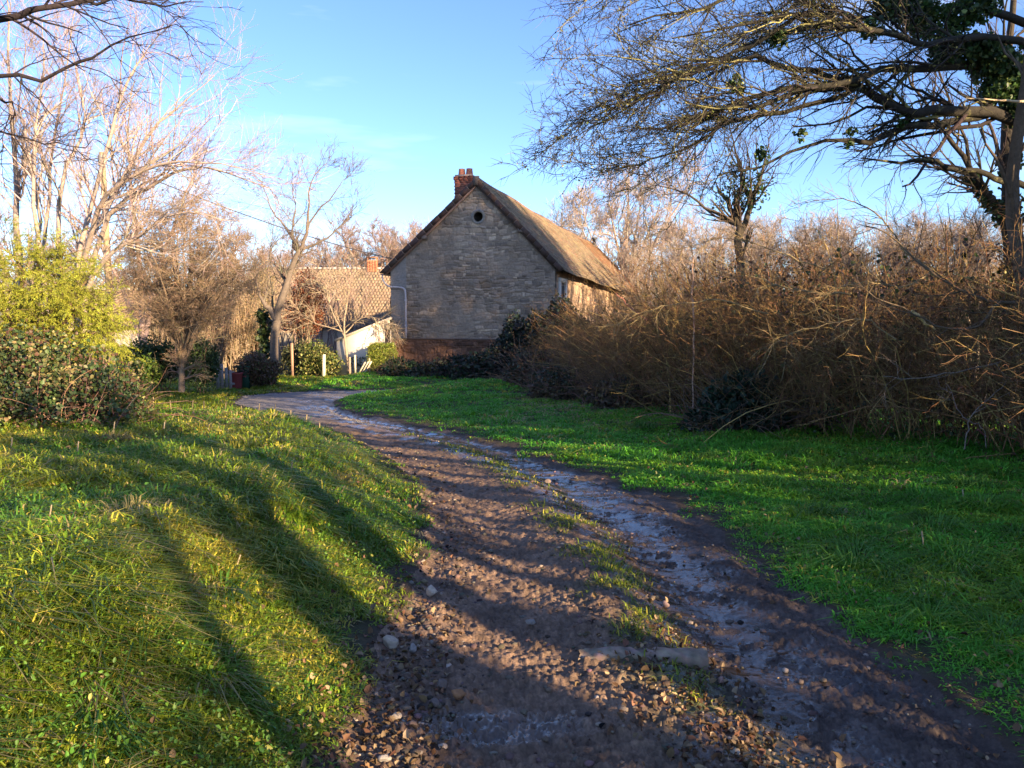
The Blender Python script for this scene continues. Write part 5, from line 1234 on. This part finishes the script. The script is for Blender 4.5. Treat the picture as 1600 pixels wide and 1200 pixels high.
# low rough growth at the thicket's foot and before the gable
heap('bramble_patch', 'low dark bramble patch covering the foot of the barn gable', 'brambles', [(-3.6, 30.5, 1.3, 1.2, .5), (-1.6, 30, 1.5, 1.3, .75), (.2, 29, 1.5, 1.4, 1.7), (1.5, 26.5, 1.3, 1.2, 2.7), (.3, 27.3, 1.2, 1.1, 2.0), (-.7, 27, 1.3, 1.1, 1.1), (-2.4, 28.5, 1.3, 1, .6)], 20000, [((.018, .032, .018), .6), ((.05, .035, .028), .25), ((.035, .05, .025), .15)], 141, .10, 700, 1.2, canec=(.07, .045, .038))
heap('bramble_patch', 'dark green bramble mound sliding down to the bend beside the plinth', 'brambles', [(-4.5, 31.6, .8, .9, .6), (-4.1, 30, .9, .9, .5)], 3200, [((.022, .045, .02), .7), ((.06, .06, .03), .3)], 142, .10, 150, .9)
heap('bramble_patch', 'brown dead bramble tangle at the thicket foot halfway to the barn', 'brambles', [(1.1, 18.5, .7, 1.4, .7), (.6, 21.5, .8, 1.6, .9), (2.0, 15.6, .6, 1.2, .6)], 9000, [((.03, .045, .022), .4), ((.09, .055, .035), .4), ((.10, .08, .04), .2)], 143, .075, 900, 1.3, canec=(.16, .10, .07))
heap('bramble_patch', 'dark ivy mound under the thicket on the right', 'brambles', [(3.3, 11.6, .7, .5, .8)], 5000, [((.02, .045, .025), .8), ((.07, .06, .03), .2)], 144, .07, 300, 1.1, canec=(.16, .10, .07))

# straggling branches in a painted sunlit tone, and dead wood in the thicket
def stray(name, label, pts, c_, n1=6, L1=.5, seed=1, cat='branch', mat=M_BARK, n2=3, dsc=.93):
    r = np.random.default_rng(seed); w = [(*W(a, b, d * dsc), rr * .6) for a, b, d, rr in pts]; P0, R0 = limb(w, 16, .01, r); b_ = P0[0]
    mb = MB(); tubes(mb, (P0 - b_)[None], R0[None], 8, c_)
    if n1:
        A, B = grow(P0[None], R0[None], n1, .2, 1, (20, 60), L1, .4, .5, 6, .14, (-.02, 0, 0), .003, None, r); A = A - b_
        tubes(mb, A, B, 4, cvar(len(A), c_, .2, r), cap=False)
        if n2: A2, B2 = grow(A, B, n2, .2, 1, (20, 60), L1 * .5, .4, .6, 5, .14, (-.02, 0, 0), .0025, None, r); tubes(mb, A2, B2, 3, cvar(len(A2), c_, .2, r), cap=False)
    o = mb.build(name, mat); o.location = b_; tag(o, label, cat)
lit = (0.29, 0.215, 0.11)
stray('arching_branch', 'long bare branch arching from the right edge low over the thicket', [(1620, 470, 9.6, .035), (1555, 473, 9.6, .03), (1500, 452, 9.6, .026), (1455, 425, 9.6, .022), (1420, 395, 9.7, .016), (1375, 360, 9.8, .012), (1340, 350, 9.9, .006)], (.15, .11, .07), 8, .7, 1)
stray('arching_branch', 'forked brown branch hanging below the arching branch at right', [(1610, 474, 9.4, .035), (1560, 476, 9.4, .03), (1530, 510, 9.4, .024), (1470, 513, 9.4, .02), (1430, 490, 9.4, .016), (1380, 470, 9.4, .012), (1330, 440, 9.5, .006)], (.14, .10, .065), 8, .6, 2)
stray('arching_branch', 'grey branch lying across the thicket lower right', [(1620, 545, 9.6, .02), (1560, 565, 9.5, .018), (1500, 580, 9.4, .014), (1440, 592, 9.4, .01), (1380, 588, 9.4, .006)], (.24, .19, .15), 6, .5, 3)
for i, (pts, lb) in enumerate([
    ([(1330, 460, 10.9, .018), (1260, 455, 10.9, .015), (1200, 440, 11, .013), (1150, 420, 11, .01), (1110, 400, 11, .005)], 'pale lichened branch painted sunlit, sweeping left across the middle of the thicket'),
    ([(1420, 400, 10.4, .018), (1380, 345, 10.5, .015), (1340, 318, 10.6, .012), (1300, 310, 10.7, .008), (1250, 320, 10.8, .004)], 'pale bowed branch at the thicket top right of the small ivy tree'),
    ([(1200, 490, 11.5, .016), (1130, 470, 11.6, .014), (1060, 475, 11.7, .01), (1000, 490, 11.8, .006), (960, 510, 11.9, .004)], 'pale branch drooping left at the thicket centre'),
    ([(1290, 420, 11, .015), (1220, 395, 11.1, .012), (1160, 375, 11.2, .01), (1100, 378, 11.3, .006), (1060, 390, 11.4, .004)], 'upper pale branch reaching left along the thicket crest'),
    ([(1460, 420, 9.9, .016), (1410, 450, 9.9, .014), (1360, 440, 9.9, .01), (1310, 450, 10, .006), (1270, 470, 10, .004)], 'yellowish curved branch right of the thicket centre'),
    ([(1400, 530, 9.8, .014), (1350, 500, 9.8, .012), (1300, 505, 9.9, .01), (1240, 520, 10, .006), (1200, 545, 10, .004)], 'yellow brown branch low in the right half of the thicket')]):
    stray('thicket_branch', lb, pts, lit, 18, .5, 20 + i)
stray('split_limb', 'broken yellow limb end glowing in the thicket at right', [(1425, 485, 9.5, .022), (1437, 495, 9.5, .03), (1450, 508, 9.5, .02), (1462, 514, 9.5, .012)], (.62, .42, .18), 0, cat='branch')
stray('broken_stub', 'pale broken branch stub at the right edge above the hedge', [(1660, 152, 10.2, .03), (1600, 158, 10.2, .026), (1560, 157, 10.2, .02), (1505, 153, 10.2, .005)], (.62, .46, .28), 0, cat='branch')
stray('dead_branch', 'pale upright dead stem standing in the thicket right of the barn', [(1083, 640, 13.2, .02), (1084, 560, 13.2, .018), (1084, 480, 13.2, .024), (1081, 440, 13.2, .022), (1083, 402, 13.2, .012)], (.5, .32, .24), 0, cat='branch')
stray('dead_branch', 'reddish dead branch slanting out of the thicket near the barn', [(1010, 500, 13.2, .012), (985, 480, 13.2, .012), (962, 458, 13.2, .01)], (.42, .16, .13), 0, cat='branch')
stray('forked_stem', 'bare forked stem standing at the thicket foot on the far right', [(1507, 702, 9.3, .012), (1512, 672, 9.3, .012), (1525, 640, 9.3, .012), (1560, 610, 9.3, .008), (1580, 590, 9.3, .005)], (.25, .19, .16), 2, .4, 5)
stray('forked_stem', 'thin grey stem with a pink tip beside the forked stem', [(1541, 700, 9.25, .008), (1538, 672, 9.25, .008), (1520, 660, 9.25, .01), (1500, 645, 9.25, .007), (1480, 600, 9.3, .004)], (.3, .22, .2), 2, .3, 6)
mb = MB(); tubes(mb, np.array([W(1528, 671, 9.2), W(1541, 683, 9.2)]), np.array([.012, .01]), 7, (.62, .2, .25)); o = mb.build('pink_tape', M_PAINT); tag(o, 'scrap of pink tape on the thin stem at the thicket foot', 'tape')
# clump of hanging dead leaves on the right
rr3 = np.random.default_rng(9); cc0 = W(1525, 620, 9.3); cl_ = thing('dead_leaf_spray', 'spray of rusty dead leaves hanging above the forked stem', 'dead leaves', cc0)
mb = MB(); pp = rr3.normal(0, 1, (150, 3)) * (.16, .1, .09); leaves(mb, pp, .06, cvar(150, (.34, .17, .09), .3, rr3), 0, rr3, .5, droop=.8, broad=True); mb.build('foliage', M_DRY, cl_)
mb = MB(); A = np.stack([np.zeros((6, 3)) + (0.1, 0, .15), rr3.normal(0, .05, (6, 3)), rr3.normal(0, .13, (6, 3))], 1); tubes(mb, A, np.full((6, 3), .004), 4, (.2, .13, .09)); mb.build('stem', M_BARK, cl_)

# --- bare trees of the wood beyond: one prototype, many copies
r = np.random.default_rng(151)
def proto_tree(seed, h, spread, c_, name, label, nst=5, first=(0, 0, 0), cat='tree', rmin=.014, r3=.011, n=(12, 8, 5)):
    r = np.random.default_rng(seed); lm = [[(0, 0, -.2, .16), (0, 0, h * .25, .13), (.1, 0, h * .5, .1), (0, .1, h * .75, .05), (0, 0, h, .015)]]
    for i in range(nst):
        a = i / nst * 2 * PI + r.random(); zz = h * (.12 + .25 * r.random()); q_ = spread * (.7 + .4 * r.random())
        lm.append([(0, 0, zz, .09), (math.cos(a) * q_ * .3, math.sin(a) * q_ * .3, zz + h * .18, .07), (math.cos(a) * q_ * .65, math.sin(a) * q_ * .65, zz + h * .36, .045), (math.cos(a) * q_ * .9, math.sin(a) * q_ * .9, zz + h * .5, .02), (math.cos(a) * q_, math.sin(a) * q_, zz + h * .62, .01)])
    o, _, _ = small_tree(name, label, (0, 0, 0), lm, n[0], h * .2, n[1], h * .1, n[2], h * .055, c_, seed=seed, rmin=rmin, t0=.2, r3=r3, trop=(0, 0, .07), cat=cat)
    return o
wood = proto_tree(152, 9, 3.2, (.35, .27, .21), 'wood_tree', 'x', 8)
wood2 = proto_tree(153, 7, 3.0, (.26, .185, .15), 'wood_tree', 'x', 7)
def put(proto, first, px, d, ztop_py, h, label, group, used=[set()]):
    x = W(px, 0, d)[0]; zb = HH(x, d); zt2 = W(px, ztop_py, d)[2]; sc = (zt2 - zb) / h
    if id(proto) not in used[0]:
        used[0].add(id(proto)); o = proto; o.location = (x, d, zb); o.rotation_euler = (0, 0, r.random() * 6); o.scale = (sc,) * 3; o['label'] = label; o['group'] = group
    else: o = dup(proto, (x, d, zb), r.random() * 6, sc, label, group)
    return o
put(wood, 1, 985, 62, 262, 9, 'large pale sunlit bare tree behind the barn roof', 'bare trees beyond the barn')
put(wood, 0, 880, 70, 318, 9, 'smaller hazy bare tree just right of the barn roof ridge', 'bare trees beyond the barn')
put(wood, 0, 1060, 60, 330, 9, 'low pale bare tree right of the large sunlit tree', 'bare trees beyond the barn')
for px, d, yt in [(590, 75, 352), (615, 78, 362), (655, 85, 350)]: put(wood2, 0, px, d, yt, 7, 'hazy rosy bare tree behind the tiled roof chimney', 'rosy trees behind the tiled house')
for px, d, yt in [(545, 80, 385), (500, 75, 372), (450, 70, 390), (400, 66, 385), (350, 60, 400), (290, 60, 400), (200, 60, 390), (110, 55, 370), (30, 50, 350)]: put(wood2, 0, px, d, yt, 7, 'rosy bare tree in the wood behind the left trees', 'bare trees in the wood on the left')
for px, d, yt in [(1110, 40, 335), (1180, 36, 340), (1230, 34, 330), (1290, 31, 328), (1345, 30, 340), (1400, 28, 335), (1450, 27, 345), (1500, 27, 338), (1550, 25, 330), (1610, 24, 335), (1140, 55, 350), (1020, 48, 360), (1260, 45, 345), (1380, 40, 350), (1480, 36, 350), (1580, 34, 340)]:
    put(wood, 0, px, d, yt + 22, 9, 'low sunlit bare tree in the scrub beyond the thicket', 'scrub trees beyond the thicket')
# a closed scrub belt far behind, reads as one mass
rb = np.random.default_rng(161); N = 2600
ang_b = np.radians(rb.uniform(-44, 44, N)); db = rb.uniform(52, 95, N); db = np.where(np.degrees(ang_b) > 12, db * .55, db)
x, y = db * np.sin(ang_b), db * np.cos(ang_b); k = ~((np.abs(np.degrees(ang_b) + 1.5) < 9) & (y < 70)); x, y, db = x[k], y[k], db[k]; N = len(x)
st = np.stack([x, y, terrain(x, y, False)[0] - .05], 1); dv = unit(np.array([0, 0, 1.]) + rb.normal(0, .16, (N, 3))); K = 6; P_ = np.zeros((N, K, 3)); P_[:, 0] = st
hb = (3.2 + 2.6 * rb.random(N)) * np.where(np.degrees(np.arctan2(x, y)) > 12, .62, 1.15)
for k in range(1, K): dv = unit(dv + rb.normal(0, .07, dv.shape)); P_[:, k] = P_[:, k - 1] + dv * (hb / (K - 1))[:, None]
mb = MB(); R_ = np.full((N, 1), .04) * np.linspace(1, .3, K)[None]; tubes(mb, P_, R_, 4, cvar(N, (.24, .17, .13), .25, rb), cap=False)
A1, B1 = grow(P_, R_, 9, .2, 1, (15, 45), 1.6, .4, .5, 5, .1, (0, 0, .1), .014, None, rb); tubes(mb, A1, B1, 3, cvar(len(A1), (.26, .185, .145), .25, rb), cap=False)
A2, B2 = grow(A1, B1, 3, .2, 1, (15, 45), .7, .4, .6, 4, .1, (0, 0, .1), .011, None, rb); tubes(mb, A2, B2, 3, cvar(len(A2), (.30, .21, .17), .25, rb), cap=False)
tag(mb.build('far_wood', M_TWIG), 'bare leafless wood closing the view behind the buildings', 'wood', kind='stuff')

# --- unseen shrubs and trees added on the sunny side to cast streaks and shade
lab = 'dense bare shrub added out of view right of the track to cast shade'
SH = None
def shade_shrub(x, y, h):
    global SH
    z = HH(x, y)
    if SH is None:
        SH = proto_tree(171, 2.0, .9, (.2, .14, .09), 'shadow_shrub', lab, 9, rmin=.006, r3=.004, cat='shrub', n=(14, 9, 6)); SH.location = (x, y, z); SH.scale = (h / 2,) * 3; SH['group'] = 'unseen shadow shrubs'; return
    dup(SH, (x, y, z), r.random() * 6, h / 2)
# (placed below in one list so the light on the lane can be tuned)
SHADE = [(6.2, -4.9, 2.6), (7.2, -6.6, 3.0), (8.6, 8.2, 2.9), (9.0, 6.8, 2.9), (8.4, 5.6, 2.8), (9.6, 5.2, 3.1), (10.4, 7.4, 3.2), (8.2, 7.0, 2.7)]
for a in SHADE: shade_shrub(*a)  # unseen shrubs, added to darken the thicket face and near grass
def shade_tree(x, y, h, seed, rad, label, nb=3):
    z = HH(x, y); rr_ = np.random.default_rng(seed)
    small_tree('shadow_tree', label, (x, y, z), [[(x, y, z - .2, rad), (x + .1, y, h * .3, rad * .9), (x, y + .1, h * .6, rad * .75), (x + .1, y, h, .03)]] + [[(x, y, h * .7, rad * .4), (x + math.cos(a) * .5, y + math.sin(a) * .5, h * .8, rad * .3), (x + math.cos(a) * .8, y + math.sin(a) * .8, h * .9, .02)] for a in rr_.random(nb) * 6.28], 4, .7, 4, .4, 0, .25, (.12, .09, .06), seed=seed, rmin=.006, t0=.65)
shade_tree(6.3, -1.9, 5.8, 172, .22, 'tall bare tree added out of view behind the viewer to shade the bank')  # unseen trunks, added to throw dark bands across the left bank
shade_tree(6.6, -3.2, 6.0, 173, .17, 'second tall bare tree added out of view for bank shade, further from the track bend')
# a row of unseen thin stems, added so their shadows stripe the lane
rs_ = np.random.default_rng(191); sap = None
for i in range(47):
    y_ = -1.3 + i * .2 + max(0, i - 24) * .2 if i < 40 else -4.9 + (i - 40) * .5 + rs_.normal(0, .1); x_ = 6.2 + 1.6 * rs_.random(); h_ = 4.5 + 2 * rs_.random(); rd_ = .022 + .05 * rs_.random() ** 2
    if sap is None or i % 8 == 0:
        sap = thing('shadow_sapling', 'thin upright sapling added out of view to stripe the lane with shade', 'sapling', (x_, y_, HH(x_, y_)), 0, 'unseen shadow saplings'); rd_ = .055 + .012 * i / 8
        P_, R_ = limb([(0, 0, -.1, rd_), (.1 * rs_.normal(), .1, 1.5, rd_ * .9), (.15 * rs_.normal(), .1, 3, rd_ * .75), (.2, .25 * rs_.normal(), 4.4, rd_ * .5), (.2, .1, 5.6, .008)], 12)
        mb = MB(); tubes(mb, P_[None], R_[None], 7, (.13, .095, .065)); mb.build('stem', M_BARK, sap)
        A, B = grow(P_[None], R_[None], 9, .3, 1, (25, 55), .8, .4, .45, 6, .12, (0, 0, .06), .005, None, rs_); mb = MB(); tubes(mb, A, B, 4, (.13, .095, .065), cap=False); mb.build('twigs', M_BARK, sap)
    else: dup(sap, (x_, y_, HH(x_, y_)), rs_.random() * 6, .75 + .45 * rs_.random())
big_shade = None  # unseen trees, added and narrowed to dapple the gable and shade the hedge
for i, (x_, y_, h_) in enumerate([(17.2, 16.4, 15.5), (19.0, 15.2, 16), (18.6, 13.8, 15), (20.6, 15.6, 16.5), (13.2, 9.6, 6.0), (12.0, 9.2, 5.6), (14.4, 10.6, 6.4), (15.4, 11.8, 7.2), (16.2, 12.8, 7.6)]):
    if big_shade is None:
        big_shade = proto_tree(181, 10, 3.4, (.2, .15, .11), 'big_shade_tree', 'large bare tree added out of view right of the thicket to shade gable and hedge', 9, rmin=.012, r3=.009, n=(14, 9, 6)); big_shade['group'] = 'unseen large shade trees'
        big_shade.location = (x_, y_, HH(x_, y_)); big_shade.scale = (h_ / 16, h_ / 16, h_ / 10)
    else:
        o_ = dup(big_shade, (x_, y_, HH(x_, y_)), i * 1.3, h_ / 10)
        if h_ > 14: o_.scale = (h_ / 16, h_ / 16, h_ / 10)

ct = thing('ivy_shade_tree', 'tall tree with an ivy filled crown added out of view to shade the spreading tree', 'tree', (10.4, 5.2, HH(10.4, 5.2)))  # unseen tree, added so its crown darkens the spreading tree's limbs
mb = MB(); l_ = limb([(0, 0, -.2, .3), (.1, 0, 2, .26), (0, .1, 4.5, .22), (.1, 0, 7, .15), (0, 0, 9, .06)], 14); tubes(mb, l_[0][None], l_[1][None], 12, (.1, .08, .055)); mb.build('trunk', M_BARK, ct)
ivy(ct, (0, 0, 0), [(0, 0, 7.0, 1.0), (.9, .6, 7.6, .9), (-.7, .9, 6.6, .8), (1.3, 1.5, 7.4, .9), (.3, -.9, 7.8, .8), (.2, 1.2, 8.6, .9), (1.8, .2, 8.2, .9), (0, 0, 9.2, .8)], 12000, .13, seed=17)
